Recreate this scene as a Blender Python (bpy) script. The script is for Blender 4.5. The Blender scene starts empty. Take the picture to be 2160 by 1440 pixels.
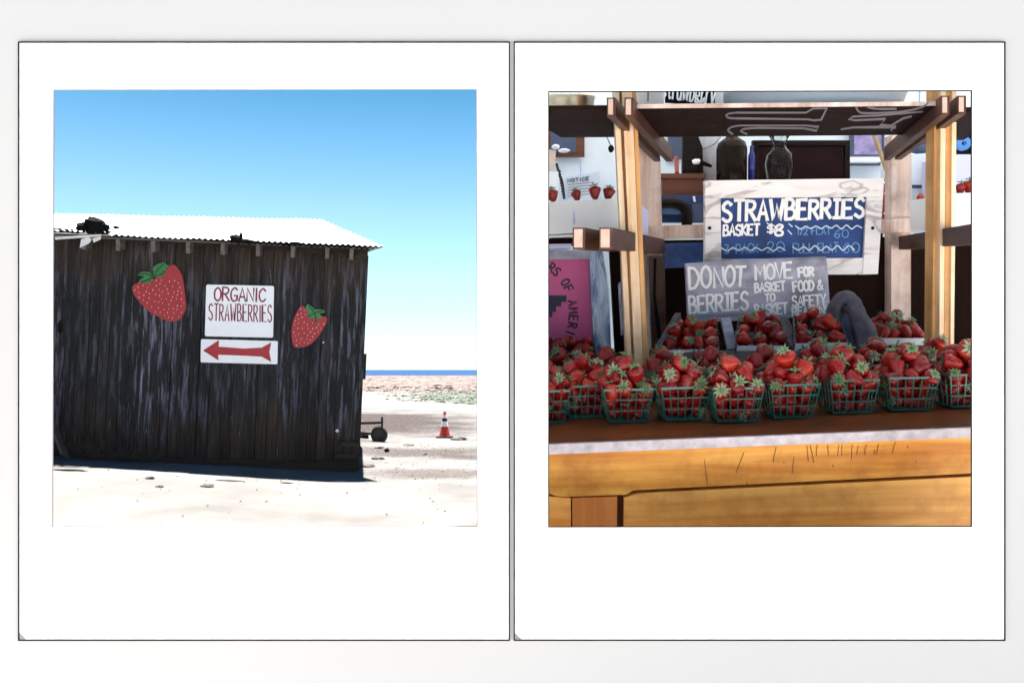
import bpy, math, random
from mathutils import Vector, Matrix, noise
random.seed(7)
SC = bpy.context.scene
COL = SC.collection
R_ = math.radians

# ------------------------------------------------------------------ camera, sky, sun, exposure
F = 1800.0                      # focal length in photo pixels (photo 2160 wide)
EYE = Vector((0, 0, 1.45))
cd = bpy.data.cameras.new('camera'); cam = bpy.data.objects.new('camera', cd); COL.objects.link(cam)
cam.location = EYE; cam.rotation_euler = (R_(90), 0, 0)
cd.sensor_width = 36; cd.lens = 36 * F / 2160; cd.shift_y = 60 / 2160
cd.clip_start = 0.05; cd.clip_end = 60000
SC.camera = cam

SUN_EL, SUN_AZ = 78, 4          # elevation; azimuth from +Y towards -X
wd = bpy.data.worlds.new('World'); SC.world = wd; wd.use_nodes = True
wn = wd.node_tree.nodes; wl = wd.node_tree.links; wn.clear()
sky = wn.new('ShaderNodeTexSky'); sky.sky_type = 'NISHITA'; sky.sun_disc = False
sky.sun_elevation = R_(SUN_EL); sky.sun_rotation = R_(-SUN_AZ)
sky.air_density = 1.0; sky.dust_density = 0.2; sky.ozone_density = 3.0
tint = wn.new('ShaderNodeMixRGB'); tint.blend_type = 'MULTIPLY'; tint.inputs[0].default_value = 1.0
tcs = wn.new('ShaderNodeTexCoord'); sep = wn.new('ShaderNodeSeparateXYZ')
ramp = wn.new('ShaderNodeValToRGB')
re = ramp.color_ramp.elements
re[0].position = 0.0; re[0].color = (0.52, 0.61, 0.68, 1)
re[1].position = 1.0; re[1].color = (0.19, 0.25, 0.31, 1)
for pos_, c_ in ((0.06, (0.54, 0.64, .69, 1)), (0.11, (0.585, 0.69, .72, 1)), (0.18, (0.53, 0.64, 0.68, 1)), (0.25, (0.36, 0.56, 0.585, 1)), (0.31, (0.22, 0.46, 0.47, 1)), (0.45, (0.15, 0.28, 0.38, 1))):
    e = re.new(pos_); e.color = c_
bg = wn.new('ShaderNodeBackground'); bg.inputs[1].default_value = 0.05
wo = wn.new('ShaderNodeOutputWorld')
wl.new(tcs.outputs['Generated'], sep.inputs[0]); wl.new(sep.outputs['Z'], ramp.inputs[0])
wl.new(sky.outputs[0], tint.inputs[1]); wl.new(ramp.outputs[0], tint.inputs[2])
wl.new(tint.outputs[0], bg.inputs[0]); wl.new(bg.outputs[0], wo.inputs[0])

sd = bpy.data.lights.new('sun', 'SUN'); so = bpy.data.objects.new('sun', sd); COL.objects.link(so)
sd.energy = 4.3; sd.angle = R_(0.5); sd.color = (1.0, 0.945, 0.875)
az = R_(SUN_AZ); el = R_(SUN_EL)
sdir = Vector((-math.sin(az) * math.cos(el), math.cos(az) * math.cos(el), math.sin(el)))
so.rotation_euler = sdir.to_track_quat('Z', 'Y').to_euler(); so.location = (0, 20, 30)

vs = SC.view_settings
vs.view_transform = 'Standard'; vs.look = 'None'; vs.gamma = 1.0; vs.use_curve_mapping = False
vs.exposure = 2.6
SC.render.engine = 'CYCLES'
SC.cycles.max_bounces = 8; SC.cycles.diffuse_bounces = 5

# ------------------------------------------------------------------ frames and pixel helpers
def ray(px, py): return Vector(((px - 1080) / F, 1.0, (780 - py) / F))
def Wp(px, py, Y): return EYE + ray(px, py) * Y
IDM = Matrix.Identity(4)
# barn frame: x along the front wall (right positive), y back, z up; slightly rolled by the slope it stands on
RHO = R_(2.5)
BO = Vector((-2.17, 12.1, 0.018))
b_ = Vector((-0.1765, 0.9843, 0)); a_ = Vector((0.9843, 0.1765, 0)); z_ = Vector((0, 0, 1))
r_ = a_ * math.cos(RHO) - z_ * math.sin(RHO); h_ = z_ * math.cos(RHO) + a_ * math.sin(RHO)
BN = Matrix(((r_.x, b_.x, h_.x, BO.x), (r_.y, b_.y, h_.y, BO.y), (r_.z, b_.z, h_.z, BO.z), (0, 0, 0, 1)))
BNi = BN.inverted()
def B(px, py, b):
    o = BNi @ EYE; d = BNi.to_3x3() @ ray(px, py)
    return o + d * ((b - o.y) / d.y)
# stall frame: origin at eye height, x right, y back, z up
RS = Matrix.Translation(EYE) @ Matrix.Rotation(R_(6.85), 4, 'X') @ Matrix.Rotation(R_(-1.5), 4, 'Y')
RSi3 = RS.to_3x3().inverted()
def S(px, py, v):
    d = RSi3 @ ray(px, py); return d * (v / d.y)
def Sw(px, w, v):                # point at column px, at height w and depth v
    lo, hi = -2000., 4000.
    for _ in range(50):
        m = (lo + hi) / 2
        if S(px, m, v).z > w: lo = m
        else: hi = m
    return S(px, lo, v)

# ------------------------------------------------------------------ materials
def lin(c): return tuple((x / 12.92 if x <= 0.04045 else ((x + 0.055) / 1.055) ** 2.4) for x in c)
def s8(r, g, b): return lin((r / 255, g / 255, b / 255))
class NT:
    def __init__(s, name):
        s.m = bpy.data.materials.new(name); s.m.use_nodes = True
        s.n = s.m.node_tree.nodes; s.l = s.m.node_tree.links
        s.p = s.n['Principled BSDF']
    def node(s, t, **k):
        n = s.n.new(t)
        for a, v in k.items(): setattr(n, a, v)
        return n
    def lk(s, a, b): s.l.new(a, b)
    def coords(s, scale=(1, 1, 1), rnd=True, src='Object'):
        tc = s.node('ShaderNodeTexCoord'); mp = s.node('ShaderNodeMapping'); mp.inputs['Scale'].default_value = scale
        if rnd:
            oi = s.node('ShaderNodeObjectInfo'); ml = s.node('ShaderNodeMath', operation='MULTIPLY'); ml.inputs[1].default_value = 37.0
            ad = s.node('ShaderNodeVectorMath', operation='ADD')
            s.lk(oi.outputs['Random'], ml.inputs[0]); s.lk(tc.outputs[src], ad.inputs[0]); s.lk(ml.outputs[0], ad.inputs[1])
            s.lk(ad.outputs[0], mp.inputs['Vector'])
        else: s.lk(tc.outputs[src], mp.inputs['Vector'])
        return mp.outputs[0]
    def noise(s, vec, scale=5, detail=4, rough=.55, dist=0):
        n = s.node('ShaderNodeTexNoise'); n.inputs['Scale'].default_value = scale; n.inputs['Detail'].default_value = detail
        n.inputs['Roughness'].default_value = rough; n.inputs['Distortion'].default_value = dist
        s.lk(vec, n.inputs['Vector']); return n.outputs[0]
    def ramp(s, val, stops):
        r = s.node('ShaderNodeValToRGB'); e = r.color_ramp.elements
        while len(e) < len(stops): e.new(0.5)
        for i, (p, c) in enumerate(stops):
            e[i].position = p; e[i].color = (*c, 1) if len(c) == 3 else c
        s.lk(val, r.inputs[0]); return r.outputs[0]
    def mix(s, fac, a, b, mode='MIX'):
        m = s.node('ShaderNodeMixRGB', blend_type=mode)
        for i, v in ((0, fac), (1, a), (2, b)):
            if isinstance(v, (int, float)): m.inputs[i].default_value = v
            elif isinstance(v, tuple): m.inputs[i].default_value = (*v, 1) if len(v) == 3 else v
            else: s.lk(v, m.inputs[i])
        return m.outputs[0]
    def base(s, c): s.lk(c, s.p.inputs['Base Color'])
    def bump(s, h, strength=.3, dist=.01):
        b = s.node('ShaderNodeBump'); b.inputs['Strength'].default_value = strength; b.inputs['Distance'].default_value = dist
        s.lk(h, b.inputs['Height']); s.lk(b.outputs[0], s.p.inputs['Normal'])
    def set(s, **k):
        for a, v in k.items(): s.p.inputs[a.replace('_', ' ')].default_value = v
        return s.m

def plain(name, c, rough=.6, var=.25, scale=8, bump=.15, metal=0, spec=.5, rnd=True):
    t = NT(name); v = t.coords(rnd=rnd)
    n = t.noise(v, scale, 5)
    lo = tuple(x * (1 - var) for x in c); hi = tuple(min(1, x * (1 + var * .6)) for x in c)
    t.base(t.ramp(n, [(.3, lo), (.7, hi)]))
    if bump: t.bump(t.noise(v, scale * 6, 4), bump, .004)
    t.set(Roughness=rough, Metallic=metal); t.p.inputs['Specular IOR Level'].default_value = spec
    return t.m
def wood(name, c1, c2, axis='Z', rough=.55, grain=26, dirt=None, dirt_amt=.5, spec=.4, bump=.25):
    t = NT(name); sc = {'X': (1.2, grain, grain), 'Y': (grain, 1.2, grain), 'Z': (grain, grain, 1.2)}[axis]
    v = t.coords(sc); n = t.noise(v, 1.0, 6, .6, .6)
    c = t.ramp(n, [(.3, c1), (.5, tuple((a + b) / 2 for a, b in zip(c1, c2))), (.72, c2)])
    if dirt:
        v2 = t.coords((1, 1, 1)); d = t.noise(v2, 9, 6, .65)
        c = t.mix(t.ramp(d, [(.45, (0, 0, 0)), (.7, (dirt_amt,) * 3)]), c, dirt)
    t.base(c); t.bump(n, bump, .004); t.set(Roughness=rough); t.p.inputs['Specular IOR Level'].default_value = spec
    return t.m

M = {}
M['card'] = plain('white_card', (.84, .83, .81), .5, .012, 3, 0, spec=.3)
M['mount'] = plain('grey_mount', (.405, .408, .412), .7, .01, 2, 0, spec=.2)
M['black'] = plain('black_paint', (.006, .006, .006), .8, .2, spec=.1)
M['white'] = plain('white_paint', (.82, .82, .82), .45, .05, 6, .05)
M['signwhite'] = plain('sign_white', (.86, .85, .86), .4, .04, 4, .03)
M['magenta'] = plain('magenta_paint', s8(132, 20, 62), .5, .15)
M['arrowred'] = plain('arrow_red', s8(165, 26, 34), .5, .15, 14)
M['berrypaint'] = plain('berry_red_paint', s8(158, 36, 40), .55, .14, 9)
M['seedpaint'] = plain('seed_pink_paint', s8(225, 150, 140), .55, .1)
M['leafpaint'] = plain('leaf_green_paint', s8(45, 118, 58), .55, .35, 30)
M['leafdark'] = plain('leaf_dark_paint', s8(14, 45, 26), .55, .2)

# barn plank: dark weathered paint with pale peeled streaks
def plank_mat():
    t = NT('weathered_plank')
    v = t.coords((7.5, 7.5, .75)); n1 = t.noise(v, 2.2, 9, .66, .12)
    v2 = t.coords((34, 34, 1.6)); n2 = t.noise(v2, 1.5, 6, .6)
    vw = t.coords((1, 1, 1), rnd=False); n3 = t.noise(vw, .9, 5, .6)
    grain = t.ramp(n2, [(.3, (.008, .0075, .008)), (.6, (.020, .019, .020)), (.8, (.050, .046, .046))])
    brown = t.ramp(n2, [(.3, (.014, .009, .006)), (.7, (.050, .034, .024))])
    # brown: weathered wood under the eaves, shade painted in along the foot; ragged edges
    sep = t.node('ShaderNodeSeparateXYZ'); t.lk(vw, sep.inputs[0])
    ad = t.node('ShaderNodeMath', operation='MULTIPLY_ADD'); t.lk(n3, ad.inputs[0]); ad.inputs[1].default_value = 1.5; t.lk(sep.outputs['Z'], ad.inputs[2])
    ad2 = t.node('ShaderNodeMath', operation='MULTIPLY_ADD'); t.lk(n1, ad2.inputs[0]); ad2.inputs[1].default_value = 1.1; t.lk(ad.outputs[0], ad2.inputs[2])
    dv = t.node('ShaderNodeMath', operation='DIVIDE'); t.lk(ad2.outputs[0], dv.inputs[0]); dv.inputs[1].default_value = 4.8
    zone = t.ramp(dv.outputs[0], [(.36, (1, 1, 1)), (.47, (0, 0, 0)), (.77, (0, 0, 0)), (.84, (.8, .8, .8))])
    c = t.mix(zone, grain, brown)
    oi = t.node('ShaderNodeObjectInfo'); rr = t.ramp(oi.outputs['Random'], [(0, (.2, .2, .2)), (1, (1.0, 1.0, 1.0))])
    peel = t.ramp(n1, [(.50, (0, 0, 0)), (.57, (.5, .5, .5)), (.66, (1, 1, 1))])
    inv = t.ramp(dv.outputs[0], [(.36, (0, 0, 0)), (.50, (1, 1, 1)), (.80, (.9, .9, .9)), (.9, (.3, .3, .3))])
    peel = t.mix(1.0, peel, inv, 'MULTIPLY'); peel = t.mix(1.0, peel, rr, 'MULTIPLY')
    c = t.mix(peel, c, (.17, .168, .215))
    v5 = t.coords((14, 14, 1.0)); n5 = t.noise(v5, 3.0, 4, .5)
    c = t.mix(t.ramp(n5, [(.70, (0, 0, 0)), (.76, (.75, .75, .75))]), c, (.20, .19, .205))
    tone = t.ramp(oi.outputs['Random'], [(0, (1.25, 1.2, 1.15)), (.35, (.62, .62, .62)), (.6, (1.1, 1.1, 1.15)), (.8, (.75, .72, .7)), (1, (1.35, 1.35, 1.4))])
    c = t.mix(1.0, c, tone, 'MULTIPLY')
    t.base(c); t.bump(n2, .5, .006); t.set(Roughness=.8); t.p.inputs['Specular IOR Level'].default_value = .25
    return t.m
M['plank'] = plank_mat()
M['darkwood'] = wood('dark_rotten_wood', (.010, .008, .006), (.035, .025, .018), 'X', .85)
M['sill'] = wood('dark_sill', (.014, .008, .005), (.040, .022, .013), 'X', .85)
M['greywood'] = wood('grey_rafter', (.07, .062, .057), (.15, .135, .125), 'Y', .8)
M['tin'] = plain('pale_roof_tin', (.68, .68, .67), .5, .08, 3, .05, spec=.4)
M['tar'] = plain('tar_paper', (.0045, .0045, .005), .9, .4, spec=.1)
M['rubber'] = plain('rubber', (.014, .014, .012), .75, .3)
M['steel'] = plain('dark_steel', (.02, .018, .018), .6, .3)
M['conered'] = plain('cone_orange', s8(190, 50, 30), .5, .1)
M['coneband'] = plain('cone_band', (.8, .8, .8), .4, .03)
M['rock'] = plain('stone', (.075, .066, .063), .9, .35, 12)
M['brush'] = plain('dry_brush', (.05, .034, .024), .9, .4)

def ground_mat():
    t = NT('pale_sand'); v = t.coords(rnd=False)
    n1 = t.noise(v, .55, 6, .62); n2 = t.noise(v, 5.5, 6, .7); n3 = t.noise(v, 26, 3, .6)
    c = t.ramp(n1, [(.35, (.105, .102, .099)), (.52, (.138, .135, .131)), (.7, (.168, .165, .159))])
    c = t.mix(t.ramp(n2, [(.58, (0, 0, 0)), (.75, (.35,) * 3)]), c, (.082, .075, .073))
    # gravelly, pinkish patches beside the barn and in front of its corner
    def ell(cx, cy, rx, ry, k):
        sp = t.node('ShaderNodeVectorMath', operation='SUBTRACT'); t.lk(v, sp.inputs[0]); sp.inputs[1].default_value = (cx, cy, 0)
        dv = t.node('ShaderNodeVectorMath', operation='DIVIDE'); t.lk(sp.outputs[0], dv.inputs[0]); dv.inputs[1].default_value = (rx, ry, 50)
        ln = t.node('ShaderNodeVectorMath', operation='LENGTH'); t.lk(dv.outputs[0], ln.inputs[0])
        ad = t.node('ShaderNodeMath', operation='MULTIPLY_ADD'); t.lk(n1, ad.inputs[0]); ad.inputs[1].default_value = 1.1; t.lk(ln.outputs[1 if len(ln.outputs) > 1 else 0], ad.inputs[2])
        ad3 = t.node('ShaderNodeMath', operation='MULTIPLY_ADD'); t.lk(n2, ad3.inputs[0]); ad3.inputs[1].default_value = .9; t.lk(ad.outputs[0], ad3.inputs[2])
        dd = t.node('ShaderNodeMath', operation='DIVIDE'); t.lk(ad3.outputs[0], dd.inputs[0]); dd.inputs[1].default_value = 3.0
        return t.ramp(dd.outputs[0], [(.53, (k, k, k)), (.72, (0, 0, 0))])
    grav = t.ramp(n3, [(.36, (.016, .0125, .012)), (.5, (.042, .033, .032)), (.66, (.095, .083, .081))])
    c = t.mix(ell(-4.0, 23.0, 3.6, 6.0, 1.0), c, grav)
    c = t.mix(ell(-1.9, 15.0, 1.5, .9, .8), c, grav)
    c = t.mix(ell(-1.0, 12.0, 1.1, .8, .7), c, grav)
    c = t.mix(ell(-.3, 14.2, .9, .5, .75), c, grav)
    sp = t.ramp(n3, [(.70, (0, 0, 0)), (.76, (.5, .5, .5))])
    c = t.mix(sp, c, (.07, .063, .06))
    t.base(c); t.bump(n2, .35, .05); t.set(Roughness=.95); t.p.inputs['Specular IOR Level'].default_value = .1
    return t.m
M['ground'] = ground_mat()
M['road'] = plain('pale_road_gravel', (.18, .178, .174), .95, .08, 1.5, .1, rnd=False)
M['field'] = plain('dry_field_soil', (.120, .090, .080), .95, .45, .10, 0, rnd=False)
M['verge'] = plain('verge_soil', (.135, .130, .118), .95, .3, .5, 0, rnd=False)
M['vergegreen'] = plain('green_verge', (.082, .098, .072), .95, .4, .8, 0, rnd=False)
M['drygrass'] = plain('dry_grass_blade', (.15, .110, .096), .8, .25, 3, 0)
M['palegrass'] = plain('pale_grass_blade', (.17, .15, .132), .8, .25, 3, 0)
M['greengrass'] = plain('green_grass_blade', (.105, .125, .09), .8, .3, 3, 0)
t = NT('sea_water'); v = t.coords((.02, .1, 1), rnd=False); n = t.noise(v, 1, 5)
t.base(t.ramp(n, [(.3, (.014, .040, .098)), (.7, (.019, .050, .115))])); t.bump(n, .3, .4); t.set(Roughness=.55)
t.p.inputs['Specular IOR Level'].default_value = .03; M['sea'] = t.m

# stall materials
M['pine'] = wood('varnished_pine', s8(190, 112, 32), s8(242, 182, 84), 'X', .42, 26, s8(140, 74, 22), .55, spec=.25)
M['pinelow'] = wood('varnished_pine_panel', s8(196, 122, 48), s8(240, 184, 98), 'X', .45, 22, s8(150, 84, 30), .55, spec=.25)
M['pinedark'] = wood('pine_stile', s8(178, 104, 44), s8(210, 138, 68), 'Z', .4, 20)
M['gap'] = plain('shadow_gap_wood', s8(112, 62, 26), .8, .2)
M['ctop'] = wood('dark_stained_top', s8(74, 34, 12), s8(128, 68, 27), 'X', .28, 18, s8(34, 17, 9), .7)
M['nosing'] = plain('worn_pale_edge', (.52, .47, .50), .5, .3, 40, .2)
M['post'] = wood('pale_pine_post', s8(214, 170, 122), s8(248, 230, 200), 'Z', .5, 30, s8(186, 118, 62), .35)
M['postshade'] = wood('shaded_pine_post', s8(188, 130, 70), s8(232, 184, 118), 'Z', .5, 30, s8(120, 70, 34), .4)  # darker copy of the pine, paints the shaded sides and grooves of posts
M['postgrey'] = wood('greyed_pine_post', s8(168, 138, 122), s8(226, 208, 200), 'Z', .6, 24, s8(120, 84, 62), .5)
M['railbrown'] = wood('brown_rail', s8(44, 21, 11), s8(88, 46, 25), 'Y', .5, 26, s8(40, 24, 18), .5)
M['railend'] = plain('pale_end_grain', s8(196, 164, 150), .6, .2, 40)
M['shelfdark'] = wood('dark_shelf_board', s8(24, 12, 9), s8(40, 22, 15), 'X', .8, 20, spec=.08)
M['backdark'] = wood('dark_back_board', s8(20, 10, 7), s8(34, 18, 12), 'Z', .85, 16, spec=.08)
M['wallwhite'] = plain('bluish_white_wall', (.70, .79, .88), .6, .07, 5, .05)
M['carton'] = plain('white_carton', (.80, .82, .85), .55, .05, 5, .04)
M['cartonlav'] = plain('lavender_carton', s8(188, 190, 226), .55, .06, 5, .04)
M['whitewash'] = None
def whitewash():
    t = NT('whitewashed_wood'); v = t.coords((3, 16, 16)); n = t.noise(v, 1.1, 6, .6, 1.6)
    v2 = t.coords((1.5, 4, 7)); w = t.noise(v2, 2.0, 3, .45, 1.8)
    c = t.ramp(n, [(.3, (.70, .68, .70)), (.7, (.84, .82, .84))])
    c = t.mix(t.ramp(w, [(.50, (0, 0, 0)), (.56, (.8, .8, .8)), (.60, (.15, .15, .15)), (.66, (.0, .0, .0))]), c, (.34, .28, .29))
    t.base(c); t.bump(n, .3, .004); t.set(Roughness=.7); return t.m
M['whitewash'] = whitewash()
M['bluepanel'] = plain('chalk_blue_panel', s8(8, 56, 124), .6, .4, 14, .05)
M['weathered'] = wood('weathered_grey_board', s8(116, 118, 140), s8(204, 204, 224), 'X', .8, 16, s8(84, 82, 96), .75)
M['chalk'] = plain('white_letter_paint', (.88, .89, .90), .5, .04)
M['chalkfaint'] = plain('faint_blue_chalk', s8(96, 142, 192), .7, .15)
M['chalkmid'] = plain('pale_chalk_line', s8(190, 214, 234), .7, .1)
M['greyline'] = plain('grey_outline_paint', s8(128, 122, 130), .7, .15)
M['olive'] = plain('olive_letter_fill', s8(62, 50, 38), .7, .1)
M['pinkposter'] = plain('pink_poster', s8(210, 92, 150), .6, .10, 6, 0)
M['navy'] = plain('navy_ink', s8(36, 34, 66), .6, .15)
M['maroonink'] = plain('dark_plum_ink', s8(70, 28, 62), .6, .15)
M['bluewash'] = None
def bluewash():
    t = NT('blue_weathered_plank'); v = t.coords((22, 22, 5)); n = t.noise(v, 1.3, 7, .65, .8)
    t.base(t.ramp(n, [(.38, s8(72, 98, 142)), (.5, s8(160, 178, 206)), (.66, s8(222, 230, 238))])); t.bump(n, .4, .004); t.set(Roughness=.75); return t.m
M['bluewash'] = bluewash()
M['greycrate'] = wood('grey_crate_wood', s8(98, 84, 86), s8(166, 146, 146), 'X', .8, 24, s8(60, 50, 54), .5)
M['darkcrate'] = wood('dark_grey_slat', s8(52, 48, 54), s8(98, 92, 104), 'Y', .8, 22)
M['cloth'] = plain('grey_cloth', s8(88, 86, 98), .9, .35, 24, .6)
M['jug'] = NT('brown_jug_glass').set(Base_Color=(.012, .006, .003, 1), Roughness=.12, Specular_IOR_Level=.1)
M['bottleblue'] = NT('cobalt_glass').set(Base_Color=(.02, .02, .16, 1), Roughness=.08)
M['glass'] = NT('clear_glass').set(Base_Color=(.86, .92, .92, 1), Roughness=.03, IOR=1.12, Transmission_Weight=1.0)
M['bucket'] = plain('white_bucket', (.78, .82, .87), .4, .03)
M['brownbox'] = wood('brown_box_wood', s8(70, 34, 20), s8(112, 62, 38), 'X', .5, 20)
M['maroon'] = plain('maroon_board', s8(34, 15, 17), .7, .2, 5, spec=.1)
M['maroonframe'] = plain('black_frame', s8(20, 10, 9), .6, .2, spec=.15)
M['purple'] = plain('purple_print', s8(150, 140, 190), .5, .5, 22, 0)
M['slate'] = plain('slate_blue_paint', s8(62, 78, 108), .6, .2)
M['bluecanvas'] = plain('blue_canvas', s8(40, 62, 112), .8, .3, 18, .3)
M['bluebright'] = plain('light_blue_panel', s8(96, 140, 190), .6, .35, 12)
M['dowel'] = wood('olive_dowel', s8(128, 104, 74), s8(170, 146, 108), 'Z', .5)
M['redposter'] = plain('red_poster', s8(150, 30, 48), .5, .15)
M['silver'] = NT('painted_reflection_tray').set(Base_Color=(.72, .80, .88, 1), Roughness=.3)  # pale diffuse tone stands in for the metal tray's bright reflection
M['brass'] = NT('dull_gold_tray').set(Base_Color=(.62, .56, .44, 1), Metallic=1.0, Roughness=.25)
M['traydark'] = plain('dark_tray_base', (.03, .035, .035), .5, .2)
M['bluedisc'] = plain('blue_plastic', s8(70, 130, 200), .4, .1)
M['paper'] = plain('paper', s8(206, 216, 232), .7, .04)
M['ink'] = plain('grey_ink', s8(96, 100, 128), .7, .1)
M['cream'] = plain('cream_cloth', s8(206, 184, 176), .8, .2)
M['redhandle'] = plain('red_handle', s8(140, 44, 36), .5, .1)
M['shed'] = wood('shed_board', (.16, .12, .09), (.28, .22, .17), 'Z', .8)
t = NT('diffuser_canvas'); tr_ = t.node('ShaderNodeBsdfTranslucent'); tr_.inputs[0].default_value = (.66, .645, .62, 1)  # cloth of the added canopy, translucent so sunlight fills the stall
mx_ = t.node('ShaderNodeMixShader'); mx_.inputs[0].default_value = .85; t.p.inputs['Base Color'].default_value = (.75, .74, .72, 1); t.p.inputs['Roughness'].default_value = .9
t.lk(t.p.outputs[0], mx_.inputs[1]); t.lk(tr_.outputs[0], mx_.inputs[2]); t.lk(mx_.outputs[0], t.n['Material Output'].inputs[0]); M['canvas'] = t.m
t = NT('green_basket_plastic'); oi = t.node('ShaderNodeObjectInfo')
t.base(t.ramp(oi.outputs['Random'], [(0, s8(12, 78, 62)), (1, s8(36, 108, 98))])); t.set(Roughness=.35); M['basket'] = t.m

def berry_mat():
    t = NT('strawberry_skin'); tc = t.node('ShaderNodeTexCoord')
    oi = t.node('ShaderNodeObjectInfo')
    red = t.ramp(oi.outputs['Random'], [(0, (.17, .003, .005)), (.5, (.31, .006, .007)), (.85, (.45, .022, .008)), (1, (.22, .004, .009))])
    v = t.node('ShaderNodeTexVoronoi'); v.inputs['Scale'].default_value = 250; t.lk(tc.outputs['Object'], v.inputs['Vector'])
    n = t.noise(tc.outputs['Object'], 45, 3)
    red = t.mix(t.ramp(n, [(.35, (.35, .35, .35)), (.65, (0, 0, 0))]), red, (.11, .004, .006))
    seed = t.ramp(v.outputs['Distance'], [(.13, (1, 1, 1)), (.20, (0, 0, 0))])
    c = t.mix(seed, red, (.36, .13, .045)); t.base(c)
    dim = t.ramp(v.outputs['Distance'], [(0.1, (.2, .2, .2)), (.5, (1, 1, 1))])
    t.bump(dim, .55, .0016); t.set(Roughness=.27); t.p.inputs['Specular IOR Level'].default_value = .45
    return t.m
M['berry'] = berry_mat()
t = NT('strawberry_leaf'); oi = t.node('ShaderNodeObjectInfo')
t.base(t.ramp(oi.outputs['Random'], [(0, (.055, .15, .055)), (.5, (.13, .26, .11)), (1, (.25, .34, .20))])); t.set(Roughness=.5); M['calyx'] = t.m

# ------------------------------------------------------------------ geometry collector
class G:
    def __init__(s): s.v = []; s.f = []
    def add(s, vs, fs):
        k = len(s.v); s.v += [Vector(p) for p in vs]; s.f += [tuple(i + k for i in f) for f in fs]; return s
    def box(s, a, b):
        (x0, y0, z0), (x1, y1, z1) = a, b
        return s.add([(x0, y0, z0), (x1, y0, z0), (x1, y1, z0), (x0, y1, z0), (x0, y0, z1), (x1, y0, z1), (x1, y1, z1), (x0, y1, z1)],
                     [(0, 3, 2, 1), (4, 5, 6, 7), (0, 1, 5, 4), (1, 2, 6, 5), (2, 3, 7, 6), (3, 0, 4, 7)])
    def prism(s, pts, ext):      # polygon pts (any order), extruded by vector ext
        n = len(pts); ext = Vector(ext); a = [Vector(p) for p in pts]
        return s.add(a + [p + ext for p in a], [tuple(range(n)), tuple(range(2 * n - 1, n - 1, -1))] + [(i, i + n, (i + 1) % n + n, (i + 1) % n) for i in range(n)])
    def bar(s, p, q, w, h, up=(0, 0, 1)):
        p = Vector(p); q = Vector(q); d = (q - p).normalized(); x = d.cross(Vector(up)).normalized(); y = x.cross(d)
        c = [(-w / 2, -h / 2), (w / 2, -h / 2), (w / 2, h / 2), (-w / 2, h / 2)]
        return s.prism([p + x * a + y * b for a, b in c], q - p)
    def tube(s, pts, r, n=8, cap=True):
        pts = [Vector(p) for p in pts]; k = len(s.v); m = len(pts)
        rs = r if isinstance(r, (list, tuple)) else [r] * m
        for i, p in enumerate(pts):
            d = (pts[min(i + 1, m - 1)] - pts[max(i - 1, 0)]).normalized()
            u = d.cross(Vector((0, 0, 1)));
            if u.length < .05: u = d.cross(Vector((1, 0, 0)))
            u.normalize(); w = u.cross(d)
            for j in range(n):
                t = 2 * math.pi * j / n; s.v.append(p + (u * math.cos(t) + w * math.sin(t)) * rs[i])
        for i in range(m - 1):
            for j in range(n):
                s.f.append((k + i * n + j, k + i * n + (j + 1) % n, k + (i + 1) * n + (j + 1) % n, k + (i + 1) * n + j))
        if cap: s.f.append(tuple(k + j for j in range(n))[::-1]); s.f.append(tuple(k + (m - 1) * n + j for j in range(n)))
        return s
    def lathe(s, c, prof, n=24, axis='Z', sx=1, sy=1):
        c = Vector(c); k = len(s.v)
        for r, z in prof:
            for j in range(n):
                t = 2 * math.pi * j / n; x, y = r * math.cos(t) * sx, r * math.sin(t) * sy
                s.v.append(c + (Vector((x, y, z)) if axis == 'Z' else Vector((x, z, y)) if axis == 'Y' else Vector((z, x, y))))
        for i in range(len(prof) - 1):
            for j in range(n):
                s.f.append((k + i * n + j, k + i * n + (j + 1) % n, k + (i + 1) * n + (j + 1) % n, k + (i + 1) * n + j))
        return s
    def lump(s, c, r, seed=0, rough=.25, nu=10, nv=7):
        c = Vector(c); k = len(s.v); r = Vector(r)
        for i in range(nv + 1):
            th = math.pi * i / nv
            for j in range(nu):
                ph = 2 * math.pi * j / nu
                d = Vector((math.sin(th) * math.cos(ph), math.sin(th) * math.sin(ph), math.cos(th)))
                q = 1 + rough * noise.noise(d * 2.1 + Vector((seed * 3.7, seed * 1.3, seed)))
                s.v.append(c + Vector((d.x * r.x, d.y * r.y, d.z * r.z)) * q)
        for i in range(nv):
            for j in range(nu): s.f.append((k + i * nu + j, k + i * nu + (j + 1) % nu, k + (i + 1) * nu + (j + 1) % nu, k + (i + 1) * nu + j))
        return s
def mesh(name, g, mat, off=Vector((0, 0, 0)), smooth=False):
    me = bpy.data.meshes.new(name); me.from_pydata([tuple(v - off) for v in g.v], [], g.f); me.update()
    import bmesh
    bm = bmesh.new(); bm.from_mesh(me); bmesh.ops.recalc_face_normals(bm, faces=bm.faces); bm.to_mesh(me); bm.free()
    if mat: me.materials.append(mat)
    if smooth:
        for p in me.polygons: p.use_smooth = True
    return me
def link(name, me, parent=None):
    o = bpy.data.objects.new(name, me); COL.objects.link(o)
    if parent: o.parent = parent
    return o
def tag(o, label=None, cat=None, group=None, kind=None):
    if label: o['label'] = label
    if cat: o['category'] = cat
    if group: o['group'] = group
    if kind: o['kind'] = kind
    return o
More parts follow.
